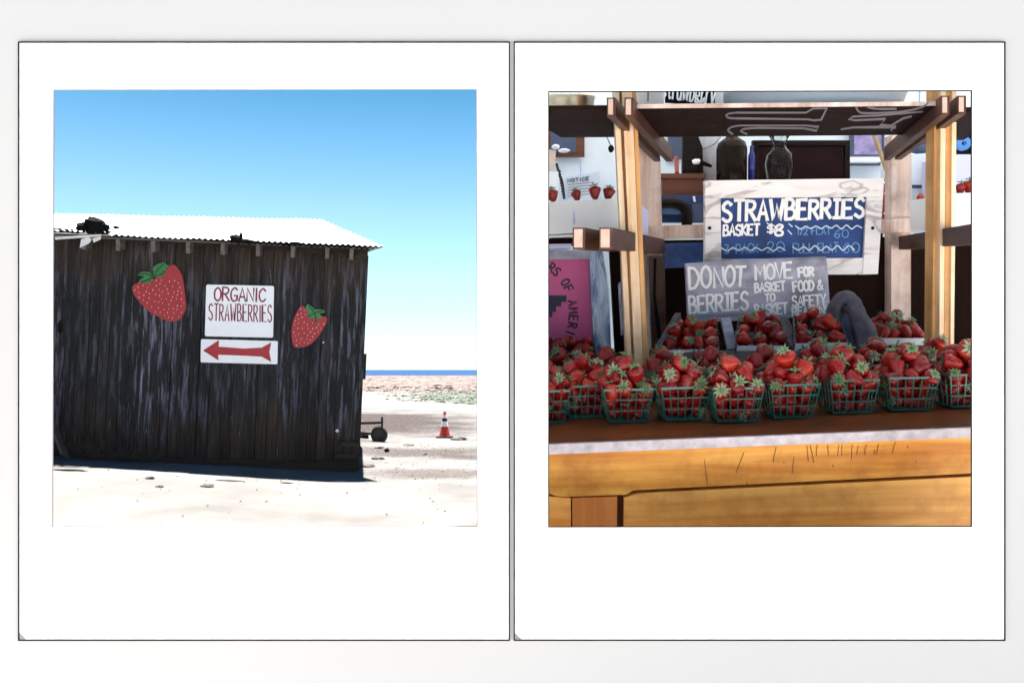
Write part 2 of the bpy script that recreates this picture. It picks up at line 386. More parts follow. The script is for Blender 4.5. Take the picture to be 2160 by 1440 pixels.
class Thing:
    def __init__(s, name, label, cat, frame=IDM, base=(0, 0, 0), group=None):
        s.base = Vector(base); s.e = bpy.data.objects.new(name, None); COL.objects.link(s.e)
        s.e.empty_display_size = .05; s.e.matrix_world = frame @ Matrix.Translation(s.base); tag(s.e, label, cat, group)
    def part(s, name, g, mat, parent=None, smooth=False, label=None, kind=None):
        o = link(name, mesh(name, g, mat, s.base, smooth), parent or s.e); tag(o, label, kind=kind); return o
def solo(name, label, cat, g, mat, frame=IDM, base=None, group=None, smooth=False, kind=None):
    if base is None:
        base = Vector((sum(v.x for v in g.v) / len(g.v), sum(v.y for v in g.v) / len(g.v), min(v.z for v in g.v)))
    o = link(name, mesh(name, g, mat, Vector(base), smooth)); o.matrix_world = frame @ Matrix.Translation(Vector(base))
    return tag(o, label, cat, group, kind)

# ------------------------------------------------------------------ hand lettering
def cat(pts, n=6, closed=False):
    out = []; m = len(pts)
    P = lambda i: Vector(pts[i % m]) if closed else Vector(pts[max(0, min(m - 1, i))])
    for i in range(m if closed else m - 1):
        p0, p1, p2, p3 = P(i - 1), P(i), P(i + 1), P(i + 2)
        for k in range(n):
            t = k / n
            out.append(.5 * ((2 * p1) + (p2 - p0) * t + (2 * p0 - 5 * p1 + 4 * p2 - p3) * t * t + (3 * p1 - p0 - 3 * p2 + p3) * t ** 3))
    if not closed: out.append(Vector(pts[-1]))
    return out
L = {
 'A': [(0, [(0, 0), (.5, 1), (1, 0)]), (0, [(.18, .34), (.82, .34)])],
 'B': [(0, [(0, 0), (0, 1)]), (1, [(0, 1), (.6, .98), (.78, .76), (.55, .55), (.08, .53)]), (1, [(.08, .53), (.75, .48), (.98, .25), (.7, .03), (0, 0)])],
 'C': [(1, [(.95, .82), (.6, 1), (.15, .8), (.02, .45), (.2, .1), (.6, 0), (.98, .2)])],
 'D': [(0, [(0, 0), (0, 1)]), (1, [(0, 1), (.6, .93), (.98, .52), (.62, .07), (0, 0)])],
 'E': [(0, [(.9, 1), (0, 1), (0, 0), (.95, 0)]), (0, [(0, .53), (.75, .53)])],
 'F': [(0, [(.9, 1), (0, 1), (0, 0)]), (0, [(0, .53), (.75, .53)])],
 'G': [(1, [(.95, .85), (.6, 1), (.15, .8), (.02, .45), (.2, .1), (.6, 0), (.95, .15)]), (0, [(.55, .42), (.97, .42), (.95, .12)])],
 'I': [(0, [(.5, 0), (.5, 1)])],
 'i': [(0, [(.5, 0), (.5, 1)]), (0, [(.05, 1), (.95, 1)]), (0, [(.05, 0), (.95, 0)])],
 'K': [(0, [(0, 0), (0, 1)]), (0, [(.9, 1), (.05, .45), (.95, 0)])],
 'L': [(0, [(0, 1), (0, 0), (.9, 0)])],
 'M': [(0, [(0, 0), (.08, 1), (.5, .35), (.92, 1), (1, 0)])],
 'N': [(0, [(0, 0), (0, 1), (1, 0), (1, 1)])],
 'O': [(2, [(.5, 1), (.1, .8), (0, .5), (.1, .18), (.5, 0), (.9, .18), (1, .5), (.9, .8)])],
 'P': [(0, [(0, 0), (0, 1)]), (1, [(0, 1), (.75, .95), (.9, .72), (.65, .5), (.05, .46)])],
 'R': [(0, [(0, 0), (0, 1)]), (1, [(0, 1), (.7, .96), (.88, .75), (.6, .53), (.05, .5)]), (0, [(.35, .5), (.98, 0)])],
 'S': [(1, [(.93, .86), (.55, 1), (.1, .84), (.14, .6), (.55, .5), (.93, .32), (.85, .08), (.45, 0), (.03, .14)])],
 'T': [(0, [(.5, 0), (.5, 1)]), (0, [(0, 1), (1, 1)])],
 'U': [(1, [(0, 1), (.02, .3), (.3, 0), (.7, 0), (.98, .3), (1, 1)])],
 'V': [(0, [(0, 1), (.5, 0), (1, 1)])],
 'W': [(0, [(0, 1), (.25, 0), (.5, .75), (.75, 0), (1, 1)])],
 'Y': [(0, [(0, 1), (.5, .5), (1, 1)]), (0, [(.5, .5), (.5, 0)])],
 '&': [(1, [(1, 0), (.25, .72), (.4, 1), (.68, .8), (.1, .3), (.3, 0), (.7, .1), (.98, .45)])],
 '$': [(1, [(.93, .78), (.55, .9), (.1, .76), (.14, .58), (.55, .5), (.93, .36), (.85, .16), (.45, .1), (.03, .2)]), (0, [(.4, -.05), (.4, 1.05)]), (0, [(.62, -.05), (.62, 1.05)])],
 '8': [(2, [(.5, 1), (.12, .8), (.3, .58), (.85, .35), (.8, .05), (.3, 0), (.05, .25), (.3, .5), (.82, .72), (.8, .95)])],
 '1': [(0, [(.2, .8), (.5, 1), (.5, 0)])], '2': [(1, [(.05, .75), (.4, 1), (.85, .8), (.6, .4), (.0, 0)]), (0, [(0, 0), (.95, 0)])],
 '3': [(1, [(.05, .95), (.7, .98), (.8, .75), (.35, .55)]), (1, [(.35, .55), (.95, .4), (.7, .02), (.0, .1)])],
 '6': [(1, [(.8, .95), (.3, .8), (.05, .3), (.4, 0), (.85, .2), (.7, .5), (.15, .4)])], '0': [(2, [(.5, 1), (.1, .8), (0, .5), (.1, .18), (.5, 0), (.9, .18), (1, .5), (.9, .8)])],
 '/': [(0, [(0, 0), (1, 1)])], '-': [(0, [(.1, .5), (.9, .5)])],
 's': [(1, [(.9, .55), (.5, .66), (.1, .52), (.5, .34), (.9, .15), (.5, 0), (.05, .1)])], 't': [(1, [(.45, 1), (.45, .2), (.65, .0), (.95, .08)]), (0, [(.05, .68), (.9, .68)])],
 'r': [(0, [(.15, 0), (.15, .66)]), (1, [(.15, .4), (.45, .64), (.9, .6)])], 'a': [(2, [(.5, .64), (.1, .45), (.12, .1), (.5, 0), (.85, .2), (.85, .5)]), (0, [(.9, .66), (.92, 0)])],
 'w': [(0, [(0, .66), (.25, 0), (.5, .5), (.75, 0), (1, .66)])], 'b': [(0, [(.1, 0), (.1, 1)]), (2, [(.5, .64), (.14, .45), (.14, .1), (.5, 0), (.88, .2), (.88, .5)])],
 'e': [(1, [(.05, .33), (.9, .36), (.6, .66), (.12, .5), (.1, .12), (.5, 0), (.95, .12)])], 'y': [(0, [(.05, .66), (.5, .05)]), (0, [(.95, .66), (.25, -.4)])],
}
WID = {'I': .35, 'i': .75, 'M': 1.3, 'W': 1.4, 'w': 1.3, '1': .5, 't': .8, 'r': .8, '/': .6, ' ': .5}
def letters(text, quad, jit=.04, gap=.24):
    """strokes in pixel coordinates; quad = (x0,y0 top-left),(x1 top-right),(x1 bottom-right),(x0 bottom-left)"""
    tl, tr, br, bl = [Vector(q) for q in quad]
    tot = sum(WID.get(c, 1) for c in text) + gap * (len(text) - 1); x = 0; out = []
    for c in text:
        w = WID.get(c, 1)
        ja, jb, jc = [random.uniform(-jit, jit) for _ in range(3)]
        for mode, pts in L.get(c, []):
            p2 = [(px * (1 + ja) , py * (1 + jb) + jc * .5) for px, py in pts]
            p2 = [Vector((a, b)) for a, b in p2] if mode == 0 else cat(p2, 5, mode == 2)
            if mode == 2: p2.append(p2[0])
            res = []
            for p in p2:
                u = (x + p.x * w) / tot; v = 1 - p.y
                res.append((tl.lerp(tr, u)).lerp(bl.lerp(br, u), v))
            out.append(res)
        x += w + gap
    return out
def quad_of(x0, y0, x1, y1, dy=0, dx=0): return [(x0, y0), (x1, y0 + dy), (x1 + dx, y1 + dy), (x0 + dx, y1)]
def ribbons(strokes, width, fmap, depth=.0012, taper=True):
    """flat painted strokes; fmap(px,py,k) -> 3D, k = layer lift"""
    g = G(); lay = 0
    for st in strokes:
        lay += 1; n = len(st); a = []; b = []
        for i, p in enumerate(st):
            d = st[min(i + 1, n - 1)] - st[max(i - 1, 0)]
            if d.length < 1e-6: d = Vector((1, 0))
            d.normalize(); nr = Vector((-d.y, d.x))
            w = width * .5 * (random.uniform(.85, 1.15) if n > 2 else random.uniform(.92, 1.1))
            if 0 < i < n - 1:      # mitre at sharp corners
                d1 = (st[i] - st[i - 1]).normalized(); d2 = (st[i + 1] - st[i]).normalized()
                w /= max(.72, math.sqrt(max(.05, (1 + d1.dot(d2)) / 2)))
            q = p
            if i == 0: q = p - d * width * .3
            if i == n - 1: q = p + d * width * .3
            a.append(q + nr * w); b.append(q - nr * w)
        k = depth + .00012 * (lay % 9)
        vs = []
        for p, q in zip(a, b): vs += [fmap(p.x, p.y, k), fmap(q.x, q.y, k)]
        g.add(vs, [(2 * i, 2 * i + 1, 2 * i + 3, 2 * i + 2) for i in range(n - 1)])
    return g

# ================================================================== SETTING, LEFT VIEW
def gz(x, y):
    s = max(0.0, min(7.0, -2.2 - x)) * .080
    f = 1 - max(0, min(1, (y - 17) / 14))
    f *= max(0, min(1, (y - 2) / 4))
    return s * f
def axis(stops):
    out = []
    for a, b, st in stops:
        n = max(1, int((b - a) / st)); out += [a + (b - a) * i / n for i in range(n)]
    return out + [stops[-1][1]]
xs = axis([(-3000, -60, 600), (-60, -12, 6), (-12, 4, .4), (4, 60, 8), (60, 3000, 600)])
ys = axis([(-1500, -20, 400), (-20, 4, 4), (4, 32, .4), (32, 62, 3), (62, 258, 14)])
g = G()
for y in ys:
    for x in xs:
        z = gz(x, y)
        if -12 < x < 4 and 4 < y < 32: z += .02 * max(0, min(1, (26 - y) / 4)) * noise.noise(Vector((x * .7, y * .7, 0))) + .006 * max(0, min(1, (26 - y) / 4)) * noise.noise(Vector((x * 3, y * 3, 5)))
        if y > 200: z -= (y - 200) * .004
        g.v.append(Vector((x, y, z)))
nx = len(xs)
for j in range(len(ys) - 1):
    for i in range(nx - 1): g.f.append((j * nx + i, j * nx + i + 1, (j + 1) * nx + i + 1, (j + 1) * nx + i))
o = link('ground', mesh('ground', g, M['ground'], smooth=True)); tag(o, kind='structure')
def sheet(name, pts, z, mat):
    g = G().add([(x, y, z) for x, y in pts], [tuple(range(len(pts)))]); return tag(link(name, mesh(name, g, mat)), kind='structure')
sheet('sea', [(-30000, 250), (30000, 250), (30000, 50000), (-30000, 50000)], -.62, M['sea'])
sheet('road', [(-40, 33.5), (-8, 33), (0, 29), (8, 24), (30, 14), (34, 17), (10, 29.5), (-1, 35), (-8, 44), (-40, 47)], .012, M['road'])
sheet('dry_field', [(-160, 60), (-6, 58), (30, 52), (160, 52), (160, 215), (-160, 215)], .012, M['field'])
sheet('verge', [(-9, 45), (-1.2, 36), (12, 30), (30, 21), (60, 30), (30, 51), (-6, 57), (-40, 59), (-40, 48.5)], .016, M['verge'])
sheet('grass_verge', [(-3.9, 40), (-1.6, 36.6), (4, 34.5), (20, 29), (24, 34), (8, 48), (-2, 55), (-5.2, 53.5), (-5.0, 47)], .022, M['vergegreen'])
def tufts(name, label, mat, n, region, h, w):
    g = G(); c = 0
    while c < n:
        x, y = region()
        if x is None: continue
        c += 1
        for _ in range(4):
            a = random.uniform(0, math.pi); hh = h * random.uniform(.5, 1.3); ww = w * random.uniform(.6, 1.4)
            dx, dy = math.cos(a) * ww, math.sin(a) * ww; ox, oy = random.uniform(-.3, .3) * ww * 2, random.uniform(-.3, .3) * ww * 2
            z = .01 if y < 200 else .01 - (y - 200) * .004
            g.add([(x + ox - dx, y + oy - dy, z), (x + ox + dx, y + oy + dy, z), (x + ox + random.uniform(-1, 1) * ww, y + oy, z + hh)], [(0, 1, 2)])
    o = link(name, mesh(name, g, mat)); tag(o, label, name.replace('_', ' '), kind='stuff')
def rg_dry():
    y = 66 + (250 - 66) * random.random() ** 1.2
    return random.uniform(-.30, .06) * y, y
def rg_near():
    y = random.uniform(56, 74); x = random.uniform(-.26, .05) * y
    return x, y
def rg_green():
    y = random.uniform(33, 56); x = random.uniform(-.22, .12) * y
    lim = 33 + (-1 - x) * 1.2 + 1.5
    if y < lim or y > 57: return None, None
    if random.random() < max(0, (-.09 - x / y) * 14): return None, None
    return x, y
tufts('dry_grass', 'reddish brown dry grass of the flat field before the sea', M['drygrass'], 600, rg_dry, .05, .4)
tufts('pale_grass', 'pale straw coloured grass at the near side of the dry field', M['palegrass'], 400, rg_near, .05, .2)
tufts('green_grass', 'low green grass on the verge beyond the pale road', M['greengrass'], 1800, rg_green, .035, .10)

M['pad'] = plain('pale_bounce', (.68, .66, .635), .9, .06, 2, .1, rnd=False)
tag(link('bounce_pad', mesh('bounce_pad', G().box((-6, -9, -.05), (7, 6.2, .03)), M['pad'])), kind='structure')  # added pale pad out of view, bounces sun onto board and stall
# ------------------------------------------------------------------ barn
barn = Thing('barn', 'dark weathered plank barn with white tin roof and painted strawberry signs', 'barn', BN, (0, 0, 0))
HT = 3.06; WL = 9.0; DEP = 4.0
x = 0.0; i = 0
while x > -WL:
    w = random.uniform(.105, .165); x1 = max(x - w, -WL)
    bo = random.uniform(-.008, .008); lo = random.uniform(.0, .05); g = G()
    xa, xb = x1 + .0012, x - random.choice((.0018, .0025, .004, .008))
    n = 6; tilt = random.uniform(-.006, .006)
    fl = [(xa, bo - .012, lo)]; rows = []
    for k in range(n + 1):
        h = lo + (HT - lo) * k / n
        ja, jb = random.uniform(-.003, .003), random.uniform(-.003, .003); jy = random.uniform(-.004, .004)
        rows.append([(xa + ja, bo - .012 + jy, h), (xb + jb, bo - .012 + jy + tilt, h), (xb + jb, bo + .012, h), (xa + ja, bo + .012, h)])
    if i % 3 == 0: rows[0][0] = (rows[0][0][0], rows[0][0][1], lo + random.uniform(.02, .12))
    vs = [p for r in rows for p in r]; fs = [(0, 1, 2, 3), (4 * n, 4 * n + 3, 4 * n + 2, 4 * n + 1)]
    for k in range(n):
        for q in range(4): fs.append((4 * k + q, 4 * k + (q + 1) % 4, 4 * k + 4 + (q + 1) % 4, 4 * k + 4 + q))
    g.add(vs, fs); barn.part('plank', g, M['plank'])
    x = x1; i += 1
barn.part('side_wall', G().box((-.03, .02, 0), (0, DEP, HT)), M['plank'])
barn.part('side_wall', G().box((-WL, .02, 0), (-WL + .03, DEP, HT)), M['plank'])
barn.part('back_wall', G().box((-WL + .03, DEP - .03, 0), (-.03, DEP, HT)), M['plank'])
barn.part('lining', G().box((-WL + .03, .05, 0), (-.03, .06, HT - .01)), M['darkwood'])
barn.part('sill_beam', G().box((-WL, -.09, -.12), (-.03, -.022, .13)), M['sill'])  # dark beam whose brown stands in for shade along the barn foot
for px0, px1, y0, y1 in ((752, 771, 745, 800), (754, 763, 660, 712), (752, 760, 545, 640)):
    p = B(px0, y0, .1); q = B(px1, y1, .1)
    barn.part('batten', G().box((min(p.x, q.x), .10, q.z), (max(p.x, q.x), .14, p.z)), M['darkwood'])
g = G()
for px, y0, y1 in ((742, 958, 985), (748, 940, 962), (760, 920, 938)):
    p = B(px, y1, -.05); q = B(px - 40, y0, -.05); g.bar((p.x, -.04, p.z), (p.x - .28, -.06, p.z + .01), .05, .07)
barn.part('broken_board', g, M['darkwood'])
# roof
EB = -.36; RB = 2.0
ec = B(808, 520, EB); rc = B(678, 464, RB); EH, RH = ec.z, rc.z
EX, RX = ec.x, rc.x
el_, rl_ = B(108, 491, EB), B(108, 451, RB)
def EHx(x): return EH + (el_.z - EH) * (x - EX) / (el_.x - EX)
def RHx(x): return RH + (rl_.z - RH) * (x - RX) / (rl_.x - RX)
def roof_pt(x, t): return Vector((x, EB + (RB - EB) * t, EHx(x) + (RHx(x) - EHx(x)) * t))
def tmax(x): return 1.0 if x <= RX else max(0.0, (EX - x) / (EX - RX))
hole = B(228, 495, EB).x
xx = EX; k = 0
while xx > -WL - .3:
    w = .70; x0 = max(xx - w, -WL - .3); g = G(); n = int(w / .0125); jit = random.uniform(-.012, .02)
    lift = .004 * (k % 2)
    prev = None
    cols = []
    for q in range(n + 1):
        x = xx - (xx - x0 + .03) * q / n
        cz = .011 * math.sin(x * 2 * math.pi / .075) + lift
        t0 = jit + .012 * noise.noise(Vector((x * 5, 0, 0))) + .035 * max(0, noise.noise(Vector((x * 2.3, 9, 0))) - .12)
        if x < hole: t0 = .10 + .05 * noise.noise(Vector((x * 5, 3, 0))) + .03 * math.sin(x * 9)
        t1 = tmax(x)
        if t1 < t0 + .002: t1 = t0 + .002
        cols.append([roof_pt(x, t0 + (t1 - t0) * s / 6) + Vector((0, 0, cz + .012 * noise.noise(Vector((x * 1.3, s, 2))))) for s in range(7)])
    m = len(cols)
    g.v = [p for c in cols for p in c]
    for a in range(m - 1):
        for s in range(6): g.f.append((a * 7 + s, a * 7 + s + 1, (a + 1) * 7 + s + 1, (a + 1) * 7 + s))
    barn.part('roof_sheet', g, M['tin'], smooth=True)
    xx = x0; k += 1
g = G(); pv = None; n = 420
for q in range(n + 1):
    x = EX - .004 - (EX - B(430, 500, EB).x) * q / n
    tt = -.012 + .02 * max(0, noise.noise(Vector((x * 2.3, 9, 0)))); zz = .011 * math.sin(x * 2 * math.pi / .075)
    a_p = roof_pt(x, tt) + Vector((0, -.006, zz - .004)); dr = .020 + .022 * max(0, noise.noise(Vector((x * 6, 4, 1))))
    dr *= min(1, .25 + q / 60) * min(1, (n - q) / 120 + .15)
    g.v += [a_p, a_p - Vector((0, 0, dr)), a_p + Vector((0, .05, -dr))]
    if q: k = 3 * q; g.f += [(k - 3, k - 2, k + 1, k), (k - 2, k - 1, k + 2, k + 1)]
barn.part('dark_eave_edge', g, M['tar'], label='dark rusted eave edge with shaded underside')  # black strip drawing the rusted edge and the shade under the sheets
barn.part('soffit_board', G().prism([B(764, 532, -.2), B(776, 540, -.2), B(757, 551, -.2), B(742, 540, -.2)], (0, .03, 0)), M['darkwood'])
BB = 2 * RB - EB
barn.part('hip_roof', G().add([(EX, EB, EH - .01), (-.18, .5, HT + .05), (-.2, DEP - .1, HT + .05), (RX, RB, RH - .02)], [(0, 1, 3), (1, 2, 3)]), M['tin'])
barn.part('back_roof', G().add([(-.2, DEP + .1, HT + .03), (-WL - .3, DEP + .1, HT + .03), (-WL - .3, RB, RHx(-WL - .3) - .02), (RX, RB, RH - .02)], [(0, 1, 2, 3)]), M['tin'])
# underside boarding and eave purlin
u0 = roof_pt(-WL, .05) - Vector((0, 0, .035)); u1 = roof_pt(EX - .12, .05) - Vector((0, 0, .035))
barn.part('roof_deck', G().prism([roof_pt(-WL, .04) + Vector((0, 0, -.05)), roof_pt(EX - .25, .04) + Vector((0, 0, -.05)), roof_pt(EX - .45, .22) + Vector((0, 0, -.05)), roof_pt(-WL, .22) + Vector((0, 0, -.05))], (0, 0, .03)), M['darkwood'])
barn.part('purlin', G().bar((-WL, EB + .04, EHx(-WL) - .038), (EX - .22, EB + .04, EHx(EX - .22) - .030), .03, .022), wood('purlin_wood', (.05, .04, .035), (.13, .11, .10), 'X', .8))
for px in (172, 245, 320, 394, 468, 543, 617, 690, 742):
    p = B(px, 520, EB); barn.part('rafter_tail', G().bar((p.x, EB + .07, EHx(p.x) - .115), (p.x, .0, EHx(p.x) - .06), .05, .15), M['greywood'])
g = G().box((-WL, -.02, HT - .02), (-.01, .03, EH + .0)); barn.part('top_plate', g, M['darkwood'])
# torn roofing at the left and middle of the eave
def torn(name, pts, b0, t, mat):
    g = G(); base = [B(x, y, b0) for x, y in pts]; g.prism(base, (0, t, .0)); barn.part(name, g, mat)
def on_roof(px, py):
    o = BNi @ EYE; d = BNi.to_3x3() @ ray(px, py); nrm = Vector((0, -(RH - EH), RB - EB)); p0 = Vector((0, EB, EH))
    return o + d * ((p0 - o).dot(nrm) / d.dot(nrm))
c = on_roof(193, 486)
g = G().lump(c + Vector((.02, .0, .07)), (.15, .10, .10), 3, .5, 12, 8).lump(c + Vector((-.1, -.02, .03)), (.09, .07, .05), 5, .6).lump(c + Vector((.16, -.03, .04)), (.06, .05, .05), 8, .6)
barn.part('torn_roofing', g, M['tar'])
c = on_roof(508, 509); barn.part('torn_roofing', G().lump(c + Vector((-.05, -.02, .03)), (.08, .05, .055), 9, .8).lump(c + Vector((.06, -.02, .0)), (.13, .05, .026), 11, .7).lump(c + Vector((.0, -.02, .075)), (.02, .02, .045), 15, .5), M['tar'])
c = on_roof(625, 514); barn.part('torn_roofing', G().lump(c + Vector((.0, -.03, .0)), (.08, .05, .02), 12, .6), M['tar'])
c = on_roof(246, 480); barn.part('torn_roofing', G().lump(c, (.04, .03, .02), 14, .6), M['tar'])
torn('hanging_sheet', [(168, 523), (171, 505), (186, 500), (194, 505), (188, 513)], EB - .02, .006, M['tin'])
torn('hanging_sheet', [(197, 512), (195, 503), (213, 499), (212, 505)], EB - .02, .006, M['tin'])
torn('loose_batten', [(116, 500), (212, 494), (212, 498), (116, 505)], EB - .05, .04, M['tin'])
torn('loose_batten', [(165, 493), (216, 485), (216, 488), (166, 496)], EB + .1, .03, M['tin'])
# small fixings and a hole
for px, py, r in ((711, 908, .024), (682, 722, .012)):
    p = B(px, py, -.03); barn.part('knob', G().lathe((p.x, -.03, p.z), [(0, -.02), (r * .8, -.018), (r, -.006), (r, .015), (0, .015)], 12, 'Y'), M['white'], smooth=True)
p = B(126, 690, -.03); barn.part('knot_hole', G().lathe((p.x, -.021, p.z), [(0, -.003), (.028, 0), (.03, .01)], 14, 'Y', 1, 3.2), M['black'])

def Bm(off=-.05):
    return lambda px, py, k=0: B(px, py, off - k)
def board(thing, name, pts, b0, t, mat): return thing.part(name, G().prism([B(x, y, b0) for x, y in pts], (0, t, 0)), mat)
# sign with lettering
def rounded(pts, r=5, n=3):
    out = []; m = len(pts)
    for i in range(m):
        p, a, b = Vector(pts[i]), Vector(pts[i - 1]), Vector(pts[(i + 1) % m])
        s, e_ = p + (a - p).normalized() * r, p + (b - p).normalized() * r
        for k in range(n + 1):
            t = k / n; out.append(tuple((s * (1 - t) + p * t).lerp(p * (1 - t) + e_ * t, t)))
    return out
sg = Thing('sign', 'white rectangular sign reading ORGANIC STRAWBERRIES on the barn wall', 'sign', BN, B(505, 712, -.045))
board(sg, 'sign_panel', rounded([(435, 600), (578, 603), (576, 712), (432, 709)], 4), -.045, .02, M['signwhite'])
sg.part('lettering', ribbons(letters('ORGANIC', [(453, 606), (561, 609), (560, 636), (452, 634)], .03), 3.5, Bm(-.045)), M['magenta'])
sg.part('lettering', ribbons(letters('STRAWBERRIES', [(441, 640), (573, 644), (573, 679), (440, 675)], .03, .42), 2.7, Bm(-.045)), M['magenta'])
ar = Thing('sign', 'white strip sign with a red arrow pointing left, below the lettered sign', 'sign', BN, B(505, 767, -.045))
board(ar, 'sign_panel', rounded([(424, 715), (586, 719), (585, 768), (423, 764)], 3), -.045, .02, M['signwhite'])
board(ar, 'arrow', [(428, 739), (462, 717), (461, 731), (515, 735), (552, 733), (572, 722), (568, 742), (572, 763), (552, 752), (515, 750), (460, 748), (461, 760)], -.049, .0035, M['arrowred'])
# painted strawberry cut-outs
def cutout(label, outline, leaves, veins, seedbox, n, base):
    t = Thing('strawberry_cutout', label, 'strawberry sign', BN, B(*base, -.05), 'painted strawberry cut-outs on the barn wall')
    ol = [tuple(p) for p in cat(outline, 5, True)]
    board(t, 'berry', ol, -.045, .018, M['berrypaint'])
    for lf in leaves: board(t, 'leaf', lf, -.055, .0095, M['leafpaint'])
    t.part('leaf_vein', ribbons([[Vector(p) for p in v] for v in veins], 2.6, Bm(-.0552)), M['leafdark'])
    g = G(); c = 0; pts = []
    def inside(x, y):
        r = False; m = len(ol)
        for i in range(m):
            (x0, y0), (x1, y1) = ol[i], ol[i - 1]
            if (y0 > y) != (y1 > y) and x < (x1 - x0) * (y - y0) / (y1 - y0) + x0: r = not r
        return r
    tries = 0
    while len(pts) < n and tries < 4000:
        tries += 1; x, y = random.uniform(seedbox[0], seedbox[2]), random.uniform(seedbox[1], seedbox[3])
        if not all(inside(x + a, y + b) for a, b in ((4, 0), (-4, 0), (0, 4), (0, -4))): continue
        if any((x - a) ** 2 + (y - b) ** 2 < 60 for a, b in pts): continue
        if any(min(q[0] for q in lf) < x < max(q[0] for q in lf) and min(q[1] for q in lf) < y < max(q[1] for q in lf) for lf in leaves): continue
        pts.append((x, y)); ro = random.uniform(1.1, 1.7)
        g.add([B(x + ro * .8 * math.cos(a), y + ro * 1.3 * math.sin(a), -.0462) for a in [k * math.pi / 3 for k in range(6)]], [tuple(range(6))])
    t.part('seed', g, M['seedpaint'], kind='stuff')
cutout('large red strawberry cut-out with green leaves at the left of the lettered sign',
       [(279, 605), (289, 597), (312, 595), (334, 583), (350, 570), (357, 561), (368, 559), (379, 571), (386, 590), (390, 620), (392, 648), (384, 668), (372, 677), (355, 677), (334, 668), (312, 655), (291, 633), (281, 618)],
       [[(324, 583), (322, 564), (334, 556), (346, 553), (350, 558), (357, 559), (349, 570), (342, 574), (350, 578), (340, 584), (330, 585)],
        [(324, 583), (322, 592), (313, 598), (302, 596), (291, 596), (297, 588), (305, 583), (288, 580), (300, 573), (314, 573)]],
       [[(325, 581), (335, 566), (344, 558)], [(326, 583), (345, 577)], [(322, 583), (308, 577), (292, 579)], [(322, 585), (312, 590), (298, 595)]],
       (280, 590, 392, 676), 62, (335, 678))
cutout('small red strawberry cut-out tilted to the right, at the right of the lettered sign',
       [(640, 645), (650, 655), (672, 668), (688, 668), (689, 680), (681, 694), (672, 708), (658, 724), (640, 732), (622, 732), (616, 718), (615, 698), (618, 678), (625, 660), (632, 648)],
       [[(648, 641), (656, 645), (664, 652), (682, 653), (686, 658), (674, 662), (684, 670), (670, 669), (667, 681), (661, 671), (650, 670), (647, 664), (652, 660), (644, 652)]],
       [[(664, 660), (652, 645)], [(664, 660), (682, 655)], [(664, 660), (667, 677)], [(664, 660), (650, 667)]],
       (615, 645, 689, 732), 42, (640, 733))

# things on the ground by the barn
p = B(112, 955, -.6); q = B(146, 958, -.45)
pl = G().bar(B(138, 962, -.5), B(100, 868, -.12), .03, .17, (0, 1, 0))
solo('plank', 'grey brown plank leaning on the barn foot at the left edge', 'plank', pl, wood('leaning_plank', (.055, .042, .034), (.10, .08, .066), 'Z', .85), BN)
g = G()
for _ in range(260):
    t = random.random(); px = 140 + 190 * t + random.uniform(-10, 10)
    c = B(px, 958 + 6 * t, -.30 + random.uniform(-.1, .12)); c.z = random.uniform(0.0, .04) + .036 * abs(c.x)
    a = random.uniform(-1.2, 1.2); ln = random.uniform(.12, .38) * (1 - .55 * t)
    d = Vector((math.sin(a) * .8, random.uniform(-.25, .35), math.cos(a) * random.uniform(.35, 1))).normalized()
    g.bar(c, c + d * ln, .005, .005, (0, 1, .1))
tag(solo('brush_pile', 'dark pile of dry brush lying against the barn foot beside the leaning plank', 'brush', g, M['brush'], BN), kind='stuff')

# trailer with wheel behind the barn corner
TY = 16.9; def_ = lambda px, py: Wp(px, py, TY)
tr = Thing('trailer', 'black trailer tongue and wheel poking out behind the barn corner', 'trailer', IDM, (def_(800, 935).x, TY, 0))
tr.part('tongue', G().bar(def_(690, 894), def_(808, 891), .05, .05), M['steel'])
tr.part('jack', G().tube([def_(806, 903), def_(806, 879)], .022, 8).tube([def_(803, 898), def_(801, 912)], .018, 6), M['steel'])
c = def_(800, 916); rr = c.z + .005
rr = .176; c.z = rr - .008
wh = tr.part('wheel', G().lathe(c, [(rr * .62, -.055), (rr * .9, -.06), (rr, -.035), (rr, .035), (rr * .9, .06), (rr * .62, .055)], 28, 'Y', .93), M['rubber'], smooth=True)
tr.part('rim', G().lathe(c, [(0, -.03), (rr * .3, -.035), (rr * .62, -.05), (rr * .62, .05), (0, .03)], 20, 'Y', .93), M['steel'], wh)
tr.part('axle', G().bar(c + Vector((0, .04, 0)), c + Vector((-.9, .35, .06)), .05, .05).bar(def_(700, 908), def_(700, 893), .04, .04), M['steel'])
# cone
CY = 18.3; cx = Wp(938, 922, CY).x; H = .56
def fr(h): return .118 - .098 * h / H
cone = Thing('traffic_cone', 'orange traffic cone with white bands on a black base beside the road', 'traffic cone', IDM, (cx, CY, 0))
cone.part('base', G().box((cx - .17, CY - .17, .0), (cx + .17, CY + .17, .035)), M['rubber'])
cone.part('cone_body', G().lathe((cx, CY, 0), [(fr(0) + .004, .035), (fr(.20), .20), (fr(.33), .33), (fr(.42), .42), (fr(H), H), (0, H)], 24), M['conered'], smooth=True)
cone.part('band', G().lathe((cx, CY, 0), [(fr(.24) + .003, .24), (fr(.35) + .003, .35)], 24), M['coneband'], smooth=True)
cone.part('band', G().lathe((cx, CY, 0), [(fr(.36) + .004, .36), (fr(.41) + .004, .41)], 24), M['rubber'], smooth=True)
cone.part('band', G().lathe((cx, CY, 0), [(fr(.42) + .003, .42), (fr(.47) + .003, .47)], 24), M['coneband'], smooth=True)
cone.part('tip', G().lathe((cx, CY, 0), [(fr(.5) + .003, .5), (fr(H) + .004, H), (0, H + .004)], 16), M['rubber'], smooth=True)
